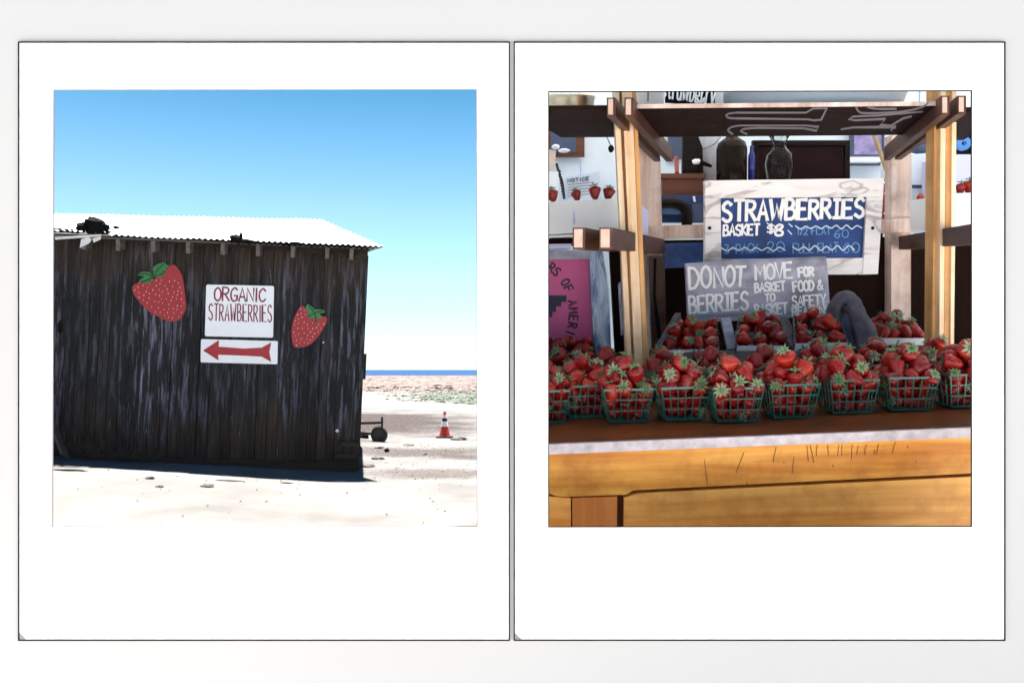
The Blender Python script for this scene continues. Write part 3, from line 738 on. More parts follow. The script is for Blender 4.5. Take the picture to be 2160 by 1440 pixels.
# stones and clods
for n_, (px, py, sx, lab) in enumerate(((816, 953, .045, 'small dark stone on the bare sand below the trailer wheel'), (896, 958, .05, 'small grey stone on the sand in front of the cone'),
        (796, 969, .11, 'long dark clod near the barn corner'), (766, 924, .12, 'dark log end beside the barn corner'), (800, 945, .09, 'flat grey clod under the trailer wheel'),
        (862, 940, .10, 'flat grey clod between wheel and cone'), (968, 927, .17, 'flat grey clod right of the cone'), (775, 985, .12, 'pale clod at the barn corner by its shadow'),
        (316, 1012, .06, 'small grey clod on the white sand before the barn, upper left one'), (336, 1029, .05, 'small grey clod on the white sand, lower of a pair'), (437, 1027, .08, 'small grey clod on the white sand before the barn, below the arrow sign'))):
    Y = 1.45 * F / (py - 780); X = (px - 1080) / F * Y; z = gz(X, Y); Y = (1.45 - z) * F / (py - 780); z = gz((px - 1080) / F * Y, Y); Y = (1.45 - z) * F / (py - 780); X = (px - 1080) / F * Y; z = gz(X, Y)
    sm = n_ in (0, 3)
    solo('stone', lab, 'stone', G().lump((X, Y, z + (.03 if sm else .012)), (sx, sx * .8, sx * (.8 if sm else .28)), n_ + 20, .5), M['tar'] if sm else M['rock'], IDM, (X, Y, z), 'stones and clods on the sand')
g = G()
for _ in range(340):
    if random.random() < .7: X, Y = random.uniform(-2.3, .3), random.uniform(11, 17)
    else: X, Y = random.uniform(-6.5, -.3), random.uniform(8, 11)
    r = random.uniform(.004, .011); g.lump((X, Y, gz(X, Y) + .01), (r * 1.3, r, r * .6), random.random() * 50, .4, 5, 3)
tag(link('pebbles', mesh('pebbles', g, M['rock'])), 'grey and brown pebbles strewn on the pale sand', 'pebbles', kind='stuff')

# ================================================================== STALL (RIGHT VIEW)
def slab(pts, v, t): return G().prism([S(x, y, v) for x, y in pts], (0, t, 0))
def rect(x0, y0, x1, y1): return [(x0, y0), (x1, y0), (x1, y1), (x0, y1)]
def Sm(v): return lambda px, py, k=0: S(px, py, v - k)
# shed round the stall
shed = Thing('shed', 'open fronted shed with bluish white back wall behind the strawberry stall', 'shed', RS, (1.2, 4.3, -1.5))
for i in range(8):
    xa = .02 + i * .325; shed.part('wall_panel', G().box((xa, 4.20 + .006 * (i % 2), -1.4), (xa + .32, 4.235, 1.54)), M['wallwhite'])
shed.part('diffuser_canopy', G().box((-.1, 1.78, 1.55), (2.8, 4.4, 1.556)), M['canvas'])  # unseen roof added as a diffuser to brighten the stall
shed.part('side_wall', G().box((-.03, 1.95, -1.4), (.0, 4.2, 1.54)), M['wallwhite'])  # side walls out of view, kept white to bounce light inward
shed.part('side_wall', G().box((2.64, 1.95, -1.4), (2.67, 4.2, 1.54)), M['wallwhite'])
# counter
V0 = 1.86
def lerp(a, b, t): return a + (b - a) * t
def edge(x, yl, ym, yr): return yl + (ym - yl) * (x - 1157) / 443 if x < 1600 else ym + (yr - ym) * (x - 1600) / 450
ctop_z = S(1600, 921, V0).z
ct = Thing('counter', 'varnished pine counter with dark stained top and worn white front edge', 'counter', RS, (.6, 1.9, -1.4))
XL, XR = 1090, 2130
def top_at(px): return edge(px, 938, 921, 903)
tl = S(XL, top_at(XL), V0); trr = S(XR, top_at(XR), V0)
def ctz(u): return lerp(tl.z, trr.z, (u - tl.x) / (trr.x - tl.x))
bk = 3.28
ct.part('countertop', G().prism([tl, trr, Vector((trr.x + .75, bk, trr.z)), Vector((tl.x + .03, bk, tl.z))], (0, 0, -.022)), M['ctop'])
ct.part('edge_strip', slab([(XL, top_at(XL) - .5), (XR, top_at(XR) - .5), (XR, edge(XR, 958, 939, 922)), (XL, edge(XL, 958, 939, 922))], V0 - .012, .0115), M['nosing'])
ap = [(XL, edge(XL, 958, 939, 922)), (XR, edge(XR, 958, 939, 922)), (XR, edge(XR, 1040, 1021, 998)), (1345, 1033), (1336, 1034), (1330, 1037), (1324, 1042), (1316, 1043), (1200, 1047), (1180, 1047), (1168, 1044), (1157, 1039), (XL, 1038)]
ct.part('apron', slab(ap, V0 - .004, .02), M['pine'])
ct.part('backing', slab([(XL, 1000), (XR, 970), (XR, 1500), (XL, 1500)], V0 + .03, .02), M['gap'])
for nm, pts, mt in (('stile', [(XL, 1042), (1204, 1050), (1208, 1500), (XL, 1500)], M['pinelow']), ('stile', [(1207, 1050), (1302, 1047), (1296, 1500), (1211, 1500)], M['pinedark']),
                    ('drawer_panel', [(1317, 1049), (1345, 1040), (XR, edge(XR, 1047, 1028, 1005)), (XR, 1500), (1313, 1500)], M['pinelow'])):
    ct.part(nm, slab(pts, V0 + .004, .02), mt)
# knife scratches along the apron (dark cuts)
sc = []
for px, y0, dx, ln in ((1486, 965, 6, 57), (1569, 950, -16, 46), (1575, 1010, 0, 16), (1637, 940, -6, 34), (1702, 936, 3, 36), (1709, 935, 8, 40), (1724, 935, -2, 26), (1746, 935, 2, 24), (1675, 958, -4, 40), (1770, 934, -3, 26), (1776, 934, 0, 26), (1798, 933, -2, 36), (1811, 936, -4, 22), (1828, 934, -4, 24), (1853, 932, -4, 26), (1845, 945, -2, 12), (1889, 928, -6, 28), (1912, 938, 4, 6), (1930, 968, 4, 8), (1756, 976, 1, 8), (1654, 970, 0, 6)):
    sc.append([Vector((px, y0 + 4)), Vector((px + dx * .5 + random.uniform(-1, 1), y0 + ln * .5)), Vector((px + dx, y0 + ln))])
ct.part('scratches', ribbons(sc, 1.5, Sm(V0 - .004), .0004), M['gap'], kind='stuff')

# rack: posts, rails, shelves
rack = Thing('shelf_rack', 'open pine display rack with paired posts and brown rails over the counter', 'rack', RS, (.75, 2.5, ctop_z))
def post(pts_top, pts_bot, v, t, mat, name='post'):
    (xa, ya), (xb, yb) = pts_top; (xc, yc), (xd, yd) = pts_bot
    rack.part(name, slab([(xa, ya), (xb, yb), (xd, yd), (xc, yc)], v, t), mat)
PV = 2.5
post([(1291, 120), (1302, 120)], [(1336, 835), (1325, 835)][::-1], PV + .012, .035, M['post'])
post([(1303, 120), (1309, 120)], [(1336, 835), (1342, 835)], PV + .03, .03, M['pinedark'], 'spacer')
post([(1309, 120), (1330, 120)], [(1342, 835), (1359, 835)], PV, .045, M['post'])
post([(1331, 120), (1339, 120)], [(1360, 835), (1370, 835)], PV + .012, .045, M['postshade'])
post([(1972, 120), (1984, 120)], [(1966, 835), (1980, 835)], PV + .02, .05, M['postshade'])
post([(1985, 120), (1996, 120)], [(1981, 835), (1990, 835)], PV, .045, M['post'])
post([(1997, 120), (2008, 120)], [(1991, 835), (2004, 835)], PV + .008, .045, M['postshade'])
post([(2009, 120), (2019, 120)], [(2004.5, 835), (2011, 835)], PV + .001, .04, M['post'])
RV = 3.3
post([(1346, 288), (1392, 288)], [(1366, 790), (1404, 790)], RV, .06, M['postgrey'], 'rear_post')
post([(1881, 285), (1922, 285)], [(1880, 790), (1921, 790)], RV, .06, M['postgrey'], 'rear_post')
rack.part('cross_rail', slab([(1340, 478), (1930, 460), (1930, 490), (1340, 505)], RV - .03, .028), M['postgrey'])
rack.part('dark_back_sheet', slab([(1335, 508), (2110, 496), (2110, 800), (1335, 800)], RV + .065, .02), M['backdark'])  # dark sheet put in to paint the unlit interior behind the rack
def rail(x0, y0, x1, y1, v, w_px, vfar, name='rail', mat=None):
    """rail with its end face x0..x1,y0..y1 at depth v, running back to the vanishing point"""
    k = v / vfar
    fa = [S(x, y, v) for x, y in rect(x0, y0, x1, y1)]
    fb = [S(1600 + (x - 1600) * k, 550 + (y - 550) * k, vfar) for x, y in rect(x0, y0, x1, y1)]
    g = G().add(fa + fb, [(0, 1, 2, 3), (7, 6, 5, 4)] + [(i, i + 4, (i + 1) % 4 + 4, (i + 1) % 4) for i in range(4)])
    r = rack.part(name, g, mat or M['railbrown'])
    rack.part('end_grain', slab(rect(x0 + 3, y0 + 3, x1 - 5, y1 - 4), v - .0012, .001), M['railend'], r)
rail(1280, 206, 1298, 246, 2.25, 0, 3.28); rail(1317, 206, 1336, 246, 2.25, 0, 3.28)
rail(1208, 480, 1234, 526, 2.1, 0, 3.28); rail(1264, 480, 1291, 526, 2.1, 0, 3.28)
rail(1985, 202, 2003, 242, 2.25, 0, 3.28); rail(2020, 202, 2038, 240, 2.25, 0, 3.28)
rail(2062, 470, 2088, 514, 2.1, 0, 3.28)
# warm brown side of the right lower rail
def shelf(px0, px1, y0l, y0r, v0, v1, name):
    a = S(px0, y0l, v0); b = S(px1, y0r, v0); d = Vector(((1600 - 1080) / F * (v1 - v0), v1 - v0, 0))
    k = v0 / v1
    c = S(1600 + (px1 - 1600) * k, 550 + (y0r - 550) * k, v1); e2 = S(1600 + (px0 - 1600) * k, 550 + (y0l - 550) * k, v1)
    return rack.part(name, G().prism([a, b, c, e2], (0, 0, .011)), M['shelfdark'])
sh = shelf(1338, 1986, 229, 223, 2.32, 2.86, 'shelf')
rack.part('shelf_edge', slab([(1338, 220), (1986, 214), (1986, 223), (1338, 229)], 2.316, .0035), M['postgrey'], sh)
shelf(1090, 1296, 232, 231, 2.32, 2.84, 'shelf'); shelf(2012, 2140, 236, 232, 2.32, 2.9, 'shelf')
# outlined lettering under the middle shelf (hand painted on the board)
def under(px, py, k=0):
    a = S(1338, 229, 2.32); 
    d = RSi3 @ ray(px, py); zt = lerp(S(1338, 229, 2.32).z, S(1986, 223, 2.32).z, (px - 1338) / 648.) - .0012 - k
    return d * (zt / d.z)
V2 = lambda l: [Vector(p) for p in l]
u_out = [V2([(1555, 238), (1700, 238), (1716, 229), (1744, 229), (1732, 253), (1716, 254), (1704, 252), (1555, 250)] ), [*cat([(1555, 238), (1538, 240), (1532, 244), (1538, 249), (1555, 250)], 5)],
         V2([(1560, 265), (1700, 265), (1727, 268), (1722, 276), (1695, 271), (1600, 270)]), [*cat([(1560, 265), (1544, 268), (1536, 275), (1545, 283)], 5)], [*cat([(1600, 270), (1572, 272), (1563, 277), (1575, 283)], 5)]]
s_out = [[*cat([(1806, 226), (1812, 236), (1830, 239), (1900, 236), (1945, 226), (1962, 212)], 5)], [*cat([(1830, 226), (1850, 230), (1890, 230)], 5)], V2([(1945, 236), (1850, 244), (1800, 246), (1790, 252), (1804, 254), (1868, 251), (1856, 263), (1880, 265), (1905, 250), (1922, 246)]), V2([(1775, 273), (1800, 269), (1890, 268), (1880, 275)])]
rack.part('lettering', ribbons(u_out + s_out, 4.2, under, .0008), M['greyline'], sh)

# goods above the shelf
bs = Thing('sign', 'black chalk sign with white strawberry lettering lying on the top shelf', 'sign', RS, S(1460, 219, 2.5))
bs.part('sign_panel', slab([(1404, 120), (1512, 120), (1508, 223), (1404, 216)], 2.5, .012), M['black'])
bs.part('lettering', ribbons(letters('strawberry', [(1398, 168), (1512, 176), (1506, 222), (1396, 205)], .03, .3), 3.6, Sm(2.5)), M['chalk'])
bs.part('lettering', ribbons([V2([(1470, 207), (1474, 216), (1466, 215)]), V2([(1478, 216), (1486, 208), (1488, 217), (1478, 212)])], 5, Sm(2.5)), M['chalk'])
solo('carton', 'white carton on the top shelf left of the black sign', 'carton', slab([(1344, 130), (1401, 130), (1401, 224), (1344, 224)], 2.62, .14), M['carton'], RS)
solo('carton', 'narrow pale carton on the top shelf right of the black sign', 'carton', slab([(1511, 130), (1526, 130), (1526, 222), (1511, 222)], 2.6, .12), M['carton'], RS)
solo('edge_strip', 'blue edge strip standing beside the white carton on the top shelf', 'strip', slab([(1366, 130), (1369, 130), (1368, 214), (1366, 214)], 2.615, .003), M['slate'], RS)
def tray(label, x0, x1, y0, y1, v, mat, mat2):
    c0, c1 = S(x0, (y0 + y1) / 2, v), S(x1, (y0 + y1) / 2, v); c = (c0 + c1) / 2; rx = (c1 - c0).length / 2
    hz = (S(x0, y0, v) - S(x0, y1, v)).length
    t = Thing('tray', label, 'tray', RS, (c.x, c.y + .15, c.z - hz / 2))
    prof = [(rx * .80, -hz * .5), (rx * .86, -hz * .44), (rx * .93, -hz * .1), (rx * .96, hz * .35), (rx, hz * .5), (rx * .99, hz * .56), (rx * .92, hz * .34), (rx * .78, -hz * .30), (0, -hz * .32)]
    t.part('bowl', G().lathe((c.x, c.y + .15, c.z), prof, 40, 'Z', 1, .5), mat, smooth=True)
    t.part('foot', G().lathe((c.x, c.y + .15, c.z), [(0, -hz * .52), (rx * .6, -hz * .52), (rx * .62, -hz * .46), (0, -hz * .46)], 32, 'Z', 1, .5), mat2)
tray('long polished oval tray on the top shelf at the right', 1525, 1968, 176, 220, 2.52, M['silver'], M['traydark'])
tray('dull golden tray on the upper left shelf', 1105, 1268, 186, 230, 2.55, M['brass'], M['traydark'])
# things standing on the back shelf
bsh = Thing('back_table', 'dark back table behind the rack carrying jugs and bottles', 'table', RS, S(1620, 700, 3.75))
bsh.part('table_top', slab([(1310, 412), (1870, 408), (1870, 418), (1310, 422)], 3.6, .42), M['brownbox'])
zt = S(1600, 410, 3.6).z
for px in (1330, 1850):
    for vv in (3.63, 3.98):
        q = S(px, 415, vv); bsh.part('leg', G().box((q.x - .02, vv - .02, -1.4), (q.x + .02, vv + .02, zt - .03)), M['backdark'])
def onto(px, v): p = S(px, 410, v); p.z = zt + .001 + (p.x - S(1600, 410, v).x) * 0.0; return p
def lathe_px(label, name, cat_, px, ytop, ybot, v, prof, mat, base_z=None, **k):
    """prof: (half width px, y px)"""
    c = S(px, ybot, v); sc_ = v / F
    pr = [(r * sc_, (ybot - y) * sc_) for r, y in prof]
    return solo(name, label, cat_, G().lathe(c, pr, 28), mat, RS, c, smooth=True, **k)
lathe_px('large round shouldered brown glass jug behind the blue sign', 'jug', 'jug', 1543, 285, 405, 3.65, [(0, 405), (29, 404), (31, 398), (31, 318), (28, 306), (19, 299), (12, 294), (10, 288), (13, 286), (13, 281), (8, 280), (8, 288), (0, 288)], M['jug'])
lathe_px('slim cobalt blue bottle right of the brown jug', 'bottle', 'bottle', 1585, 305, 405, 3.63, [(0, 405), (7, 404), (7.5, 345), (7, 332), (4, 324), (3.5, 314), (4.5, 312), (0, 311)], M['bottleblue'])
lathe_px('clear glass vase with flared neck before the maroon board', 'vase', 'vase', 1643, 282, 405, 3.62, [(0, 405), (20, 404), (24, 380), (29, 350), (26, 330), (15, 318), (12, 310), (16, 300), (22, 290), (24, 282), (22.5, 282), (14.5, 300), (10.5, 310), (13.5, 319), (24.5, 331), (27.5, 350), (22.5, 380), (18, 402), (0, 402)], M['glass'])
bk_ = Thing('bucket', 'white plastic bucket with wire handle on the back table left of the jug', 'bucket', RS, S(1492, 405, 3.85))
c = S(1492, 405, 3.85); k = 3.85 / F
bk_.part('bucket_body', G().lathe(c, [(0, 0), (17 * k, 0), (24 * k, 112 * k), (25.5 * k, 114 * k), (25.5 * k, 119 * k), (23 * k, 119 * k), (16 * k, 4 * k), (0, 4 * k)], 28), M['bucket'], smooth=True)
bk_.part('handle', G().tube(cat([c + Vector((-26 * k, -.01, 100 * k)), c + Vector((-20 * k, -.055, 84 * k)), c + Vector((6 * k, -.06, 92 * k)), c + Vector((24 * k, -.03, 108 * k))], 5), .0025, 6), M['greyline'])
solo('box', 'brown wooden box with lid on the back table left of the bucket', 'box', slab(rect(1393, 366, 1488, 376), 3.68, .2).add(*(lambda q: (q.v, q.f))(slab(rect(1397, 376.5, 1486, 411), 3.69, .18))), M['brownbox'], RS)
solo('board', 'dark brown upright board standing on the brown box', 'board', slab([(1441, 280), (1470, 280), (1482, 312), (1484, 365), (1440, 365)], 3.76, .03), M['maroonframe'], RS)
pb = Thing('paint_brush', 'black handled brush with pale bristles beside the dark upright board', 'brush', RS, S(1480, 350, 3.7))
pb.part('bristles', G().lump(S(1470, 341, 3.70), (.022, .008, .010), 6, .5), M['carton']); pb.part('handle', G().tube([S(1476, 342, 3.70), S(1488, 346, 3.70), S(1501, 351, 3.70)], [.010, .009, .006], 8).tube([S(1472, 344, 3.70), S(1474, 366, 3.72)], .004, 6), M['black'])
solo('brush', 'red handled brush leaning on the back wall above the brown box', 'brush', G().tube([S(1428, 366, 3.72), S(1426, 332, 3.8)], .009, 8), M['redhandle'], RS)
solo('picture', 'slate blue framed panel on the back wall behind the red handled brush', 'picture', slab(rect(1410, 282, 1441, 335), 4.17, .02), M['slate'], RS)
mb = Thing('chalkboard', 'dark maroon board in black frame behind the glass vase', 'board', RS, S(1690, 408, 3.78))
mb.part('panel', slab(rect(1600, 306, 1782, 404), 3.785, .01), M['maroon'])
for r4 in (rect(1588, 296, 1793, 306), rect(1588, 404, 1793, 409), rect(1588, 306.2, 1599.8, 403.8), rect(1782.2, 306.2, 1793, 403.8)):
    mb.part('frame', slab(r4, 3.775, .025), M['maroonframe'])
pc = Thing('picture', 'purple flower print in a slim dark frame on the white back wall', 'picture', RS, S(1832, 330, 4.15))
pc.part('print', slab(rect(1802, 250, 1862, 326), 4.165, .006), M['purple'])
for r4 in (rect(1795, 326, 1866, 331), rect(1795, 250, 1801.8, 325.8), rect(1862.2, 250, 1866, 325.8)): pc.part('frame', slab(r4, 4.155, .02), M['slate'])
shed.part('ledge', slab(rect(1792, 331, 1862, 341), 4.10, .09), M['carton'])
shed.part('wall_strip', slab(rect(1792, 343, 1866, 349), 4.17, .02), M['slate'])
solo('dowel', 'thin wooden stick leaning across the purple print', 'stick', G().tube([S(1841, 278, 3.5), S(1877, 378, 3.40), S(1890, 415, 3.37)], .0085, 8), M['dowel'], RS)
rp = Thing('poster', 'narrow red poster with white strawberry spots beside the right rear post', 'poster', RS, S(1871, 462, 3.45))
rp.part('sheet', slab(rect(1858, 376, 1882, 462), 3.45, .004), M['redposter'])
g = G()
for i, (x, y) in enumerate([(1866, 385), (1874, 396), (1867, 408), (1875, 420), (1868, 432), (1876, 444), (1866, 450)]): g.add([S(x + 2.2 * math.cos(a), y + 2.6 * math.sin(a), 3.4485) for a in [q * math.pi / 4 for q in range(8)]], [tuple(range(8))])
rp.part('spots', g, M['chalk'], kind='stuff')
ch = Thing('chair', 'blue canvas chair with dark arched frame behind the rack', 'chair', RS, S(1440, 520, 3.5))
ch.part('canvas', slab([(1396, 412), (1488, 412), (1488, 470), (1396, 470)], 3.50, .01), M['bluecanvas'])
ch.part('frame', G().tube(cat([S(1380, 430, 3.47), S(1415, 428, 3.47), S(1438, 433, 3.47), S(1448, 448, 3.47), S(1449, 480, 3.47)], 5), .022, 8), M['maroonframe'], smooth=True)
ch.part('seat_panel', slab(rect(1398, 436, 1436, 452), 3.49, .006), M['bluebright'])
ch.part('seat_panel', slab(rect(1460, 430, 1488, 468), 3.49, .006), M['slate'])
solo('tag', 'small white tag hanging on the blue chair', 'tag', slab([(1461, 414), (1466, 414), (1468, 426), (1463, 425)], 3.47, .003), M['carton'], RS)
solo('tarp', 'bright blue tarp hanging below the cross rail left of the signs', 'tarp', slab([(1400, 513), (1488, 511), (1488, 562), (1400, 566)], 3.33, .01), plain('blue_tarp', s8(46, 84, 150), .5, .4, 30), RS)
# left bay, upper
def frame_pic(label, rc_, v, inner, outer):
    t = Thing('picture', label, 'picture', RS, S((rc_[0] + rc_[2]) / 2, rc_[3], v))
    t.part('frame', slab(rect(*rc_), v, .02), outer); t.part('print', slab(rect(rc_[0] + 4, rc_[1] + 4, rc_[2] - 18, rc_[3] - 10), v - .004, .0035), inner)
    return t
frame_pic('brown framed picture with blue print on the wall of the left bay', (1158, 270, 1233, 331), 4.16, M['slate'], M['brownbox'])
solo('cap', 'white cap lying on the brown framed picture', 'cap', G().lump(S(1172, 310, 4.1), (.02, .02, .012), 3, .2).lump(S(1190, 318, 4.1), (.028, .02, .010), 4, .2), M['carton'], RS)
solo('cloth', 'cream cloth hanging at the left edge of the left bay', 'cloth', slab([(1130, 310), (1172, 318), (1172, 344), (1160, 360), (1130, 362)], 4.0, .02), M['cream'], RS)
solo('panel', 'pale panel behind the berries at the left edge', 'panel', slab(rect(1130, 362, 1178, 430), 3.95, .02), M['carton'], RS)
g = G().tube(cat([S(1174, 345, 4.1), S(1180, 368, 4.1), S(1186, 385, 4.1), S(1190, 420, 4.1)], 5), .007, 6)
for kk in range(9): g.lump(S(1180 + kk * 1.1, 362 + kk * 6, 4.1), (.008, .008, .008), kk, .3, 6, 4)
solo('cable', 'dark beaded cable hanging beside the notice', 'cable', g, M['steel'], RS)
nt = Thing('notice', 'tilted paper headed NOTICE on the wall above the berries', 'notice', RS, S(1235, 420, 4.15))
nt.part('paper', slab([(1192, 374), (1264, 362), (1270, 424), (1196, 430)], 4.17, .002), M['paper'])
nt.part('lettering', ribbons(letters('NOTICE', [(1197, 378), (1242, 373), (1242, 380), (1198, 385)], .02, .5), 2.4, Sm(4.168)), M['ink'])
nt.part('lettering', ribbons([V2([(1198, 390 + 6 * q), (1225, 387 + 6 * q), (1254 - 5 * (q % 2), 384 + 6 * q)]) for q in range(5)], 1.4, Sm(4.168)), M['greyline'], label='rows of small grey print')
hk = Thing('hanging_knob', 'black round knob hanging on a thin cord on the left wall', 'knob', RS, S(1289, 320, 4.1))
hk.part('ball', G().lump(S(1289, 314, 4.1), (.014, .014, .018), 2, .1, 10, 8), M['black'], smooth=True); hk.part('cord', G().tube([S(1277, 282, 4.12), S(1289, 309, 4.1)], .003, 5), M['ink'])
cb = Thing('carton', 'white carton of strawberries at the upper left of the stall', 'carton', RS, S(1225, 500, 2.75))
cb.part('box', slab([(1085, 430), (1312, 418), (1318, 484), (1085, 500)], 2.72, .3), M['carton'])
cb.part('flap_crease', slab([(1209, 456), (1211, 440), (1214, 470), (1209, 474)], 2.718, .001), M['cartonlav'])
cb.part('bottom_board', slab([(1085, 500), (1212, 494), (1212, 500), (1085, 503)], 2.74, .25), M['carton'])
solo('dark_gap_strip', 'dark strip painting the shaded gap under the upper left carton', 'board', slab([(1085, 504), (1330, 500), (1330, 514), (1085, 516)], 2.8, .25), M['backdark'], RS)  # dark strip put in for the shade between carton and beam
solo('papers', 'pale blue papers lying on the weathered beam', 'papers', slab([(1085, 516), (1205, 514), (1205, 524), (1085, 527)], 2.78, .2), M['cartonlav'], RS)
# left lower bay
pf = Thing('poster', 'pink poster with navy stepped eagle emblem and ring lettering in a blue weathered frame', 'poster', RS, S(1200, 740, 2.8))
pf.part('sheet', slab([(1080, 548), (1246, 546), (1254, 760), (1080, 760)], 2.83, .004), M['pinkposter'])
pf.part('frame', slab([(1085, 529), (1262, 527), (1262, 546), (1085, 549)], 2.80, .035), M['weathered'])
pf.part('frame', slab([(1243, 529.5), (1272, 530), (1284, 610), (1290, 760), (1254, 760)], 2.79, .04), M['bluewash'])
cx_, cy_, rx_, ry_ = 1128, 660, 82, 106
arc = 'RS OF AMERIC'; st = []
a0, a1 = R_(64), R_(-32); word_no = 0; words_ = {0: [], 1: [], 2: []}
for i, ch_ in enumerate(arc):
    if ch_ == ' ': word_no += 1; continue
    a = a0 + (a1 - a0) * i / (len(arc) - 1); cpt = Vector((cx_ + rx_ * math.cos(a), cy_ - ry_ * math.sin(a)))
    tdir = Vector((rx_ * math.sin(a), ry_ * math.cos(a))).normalized(); ndir = Vector((tdir.y, -tdir.x))
    hw = (4.8 if ch_ != 'I' else 2); hh = 9
    qd = [cpt - tdir * hw + ndir * hh, cpt + tdir * hw + ndir * hh, cpt + tdir * hw - ndir * hh, cpt - tdir * hw - ndir * hh]
    words_[word_no] += letters(ch_, qd, .01)
for st in words_.values(): pf.part('lettering', ribbons(st, 4.2, Sm(2.83)), M['maroonink'])
pf.part('emblem', slab([(1090, 623), (1195, 623), (1195, 637), (1184, 637), (1184, 646), (1173, 646), (1173, 658), (1165, 658), (1165, 669), (1157, 669), (1157, 690), (1090, 690)], 2.8285, .001), M['navy'])
solo('slat', 'thin grey slat standing behind the left front post', 'slat', slab([(1305, 600), (1309, 594), (1315, 705), (1311, 708)], 2.9, .02), M['weathered'], RS)
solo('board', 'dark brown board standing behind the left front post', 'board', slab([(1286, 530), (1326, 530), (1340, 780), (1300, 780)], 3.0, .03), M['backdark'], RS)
solo('board', 'brown split board standing right of the left front post', 'board', slab([(1367, 540), (1402, 540), (1407, 760), (1375, 760)], 3.1, .03), M['railbrown'], RS)
solo('batten', 'dark split line drawn on the brown split board', 'batten', slab([(1380, 545), (1385, 545), (1383, 620), (1396, 715), (1388, 715), (1378, 630)], 3.094, .005), M['black'], RS)  # thin black strip drawing the split in the board
solo('slate', 'slanted slate piece tucked behind the left front post', 'slate', slab([(1350, 430), (1369, 446), (1366, 500), (1352, 502)], 3.2, .02), M['cartonlav'], RS)
# right bay
tc_ = Thing('carton', 'tall pale blue carton between the right rear post and the right front posts', 'carton', RS, S(1950, 490, 3.7))
tc_.part('box', slab([(1924, 326), (1976, 326), (1976, 486), (1924, 492)], 3.55, .3), M['wallwhite'])
tc_.part('stripe', slab(rect(1924, 390, 1972, 397), 3.546, .003), M['slate'])
solo('cap', 'blue and white cap on the tall pale carton', 'cap', G().lump(S(1940, 314, 3.62), (.05, .05, .02), 5, .2).lump(S(1940, 304, 3.62), (.04, .04, .035), 6, .2), M['slate'], RS, smooth=True)
cr = Thing('carton', 'white carton at the right edge behind the right front posts', 'carton', RS, S(2040, 470, 2.8))
cr.part('box', slab([(2010, 408), (2120, 404), (2120, 474), (2010, 478)], 2.8, .3), M['carton'])
solo('carton', 'lavender carton above the white one at the right edge', 'carton', slab([(2012, 326), (2120, 326), (2120, 404), (2012, 406)], 3.25, .25), M['cartonlav'], RS)
shed.part('shade_backdrop', slab([(1925, 262), (2130, 262), (2130, 325), (2012, 325), (2012, 293), (1925, 293)], 3.6, .02), M['black'])  # black backdrop added to paint the dark of the right bay
td = S(2031, 303, 3.4); k = 3.4 / F
solo('tape_roll', 'blue tape roll hanging at the upper right edge', 'tape', G().lathe(td, [(5 * k, -.01), (14 * k, -.01), (14 * k, .01), (5 * k, .01), (5 * k, -.01)], 28, 'Y'), M['bluedisc'], RS, smooth=False)

# ------------------------------------------------------------------ the two signs
s1 = Thing('sign', 'blue chalk panel reading STRAWBERRIES BASKET $8 in a whitewashed wooden frame', 'sign', RS, S(1670, 578, 3.0))
SV = 3.02
fr_o = [(1487, 381), (1865, 376), (1852, 578), (1487, 581)]
s1.part('frame', slab([(1487, 381), (1865, 376), (1862.5, 415), (1488, 418)], SV, .03), M['whitewash'], label='top frame board')
s1.part('frame', slab([(1488, 418.4), (1520, 418.2), (1522, 580), (1487, 581)], SV + .001, .03), M['whitewash'])
s1.part('frame', slab([(1829, 415.6), (1862.5, 415.3), (1852, 578), (1820, 579)], SV - .001, .03), M['whitewash'])
s1.part('frame', slab([(1522.4, 546), (1821.5, 544), (1819.7, 578.8), (1522.4, 580)], SV + .002, .03), M['whitewash'])
s1.part('panel', slab([(1518, 416), (1831, 414), (1826, 548), (1518, 549)], SV + .012, .01), M['bluepanel'])
PM = Sm(SV + .012)
s1.part('lettering', ribbons(letters('STRAWBERRiES', [(1525, 425), (1824, 419), (1822, 458), (1524, 467)], .04, .30), 7.4, PM), M['chalk'])
s1.part('lettering', ribbons(letters('BASKET', [(1527, 475), (1602, 473), (1601, 495), (1526, 497)], .04), 4.8, PM), M['chalk'])
s1.part('lettering', ribbons(letters('$', [(1618, 474), (1634, 472), (1634, 491), (1618, 493)], .0), 2.8, PM) , M['chalk'])
s1.part('lettering', ribbons(letters('8', [(1634, 475), (1653, 474), (1653, 496), (1634, 497)], .0), 5.5, PM), M['chalk'])
for fa in (letters('1/2 FLAT', quad_of(1682, 481, 1752, 495, -1), .05), letters('60', quad_of(1760, 486, 1790, 502, -1), .05), letters('3-PACK', quad_of(1528, 516, 1600, 535, -2), .05), letters('20', quad_of(1618, 510, 1655, 532, -1), .05), letters('FULL FLAT', quad_of(1673, 514, 1768, 534, -2), .05), letters('60', quad_of(1778, 512, 1812, 534, -1), .05)):
    s1.part('lettering', ribbons(fa, 2.4, PM, .0006), M['chalkfaint'], label='faint rubbed out chalk price')
def wav(x0, x1, y, amp, n): return cat([(lerp(x0, x1, i / n), y + (amp if i % 2 else -amp) * random.uniform(.6, 1.2) - (x1 - x0) * .01 * i / n) for i in range(n + 1)], 4)
s1.part('lettering', ribbons([wav(1678, 1818, 480, 3.5, 13), wav(1522, 1656, 526, 3.5, 11), wav(1672, 1802, 524, 4.5, 11), V2([(1664, 472), (1671, 478)]), V2([(1662, 486), (1670, 494)]), V2([(1618, 470), (1622, 474)])], 2.8, PM, .0022), M['chalkmid'], label='wavy chalk lines striking out the old prices')
g = G()
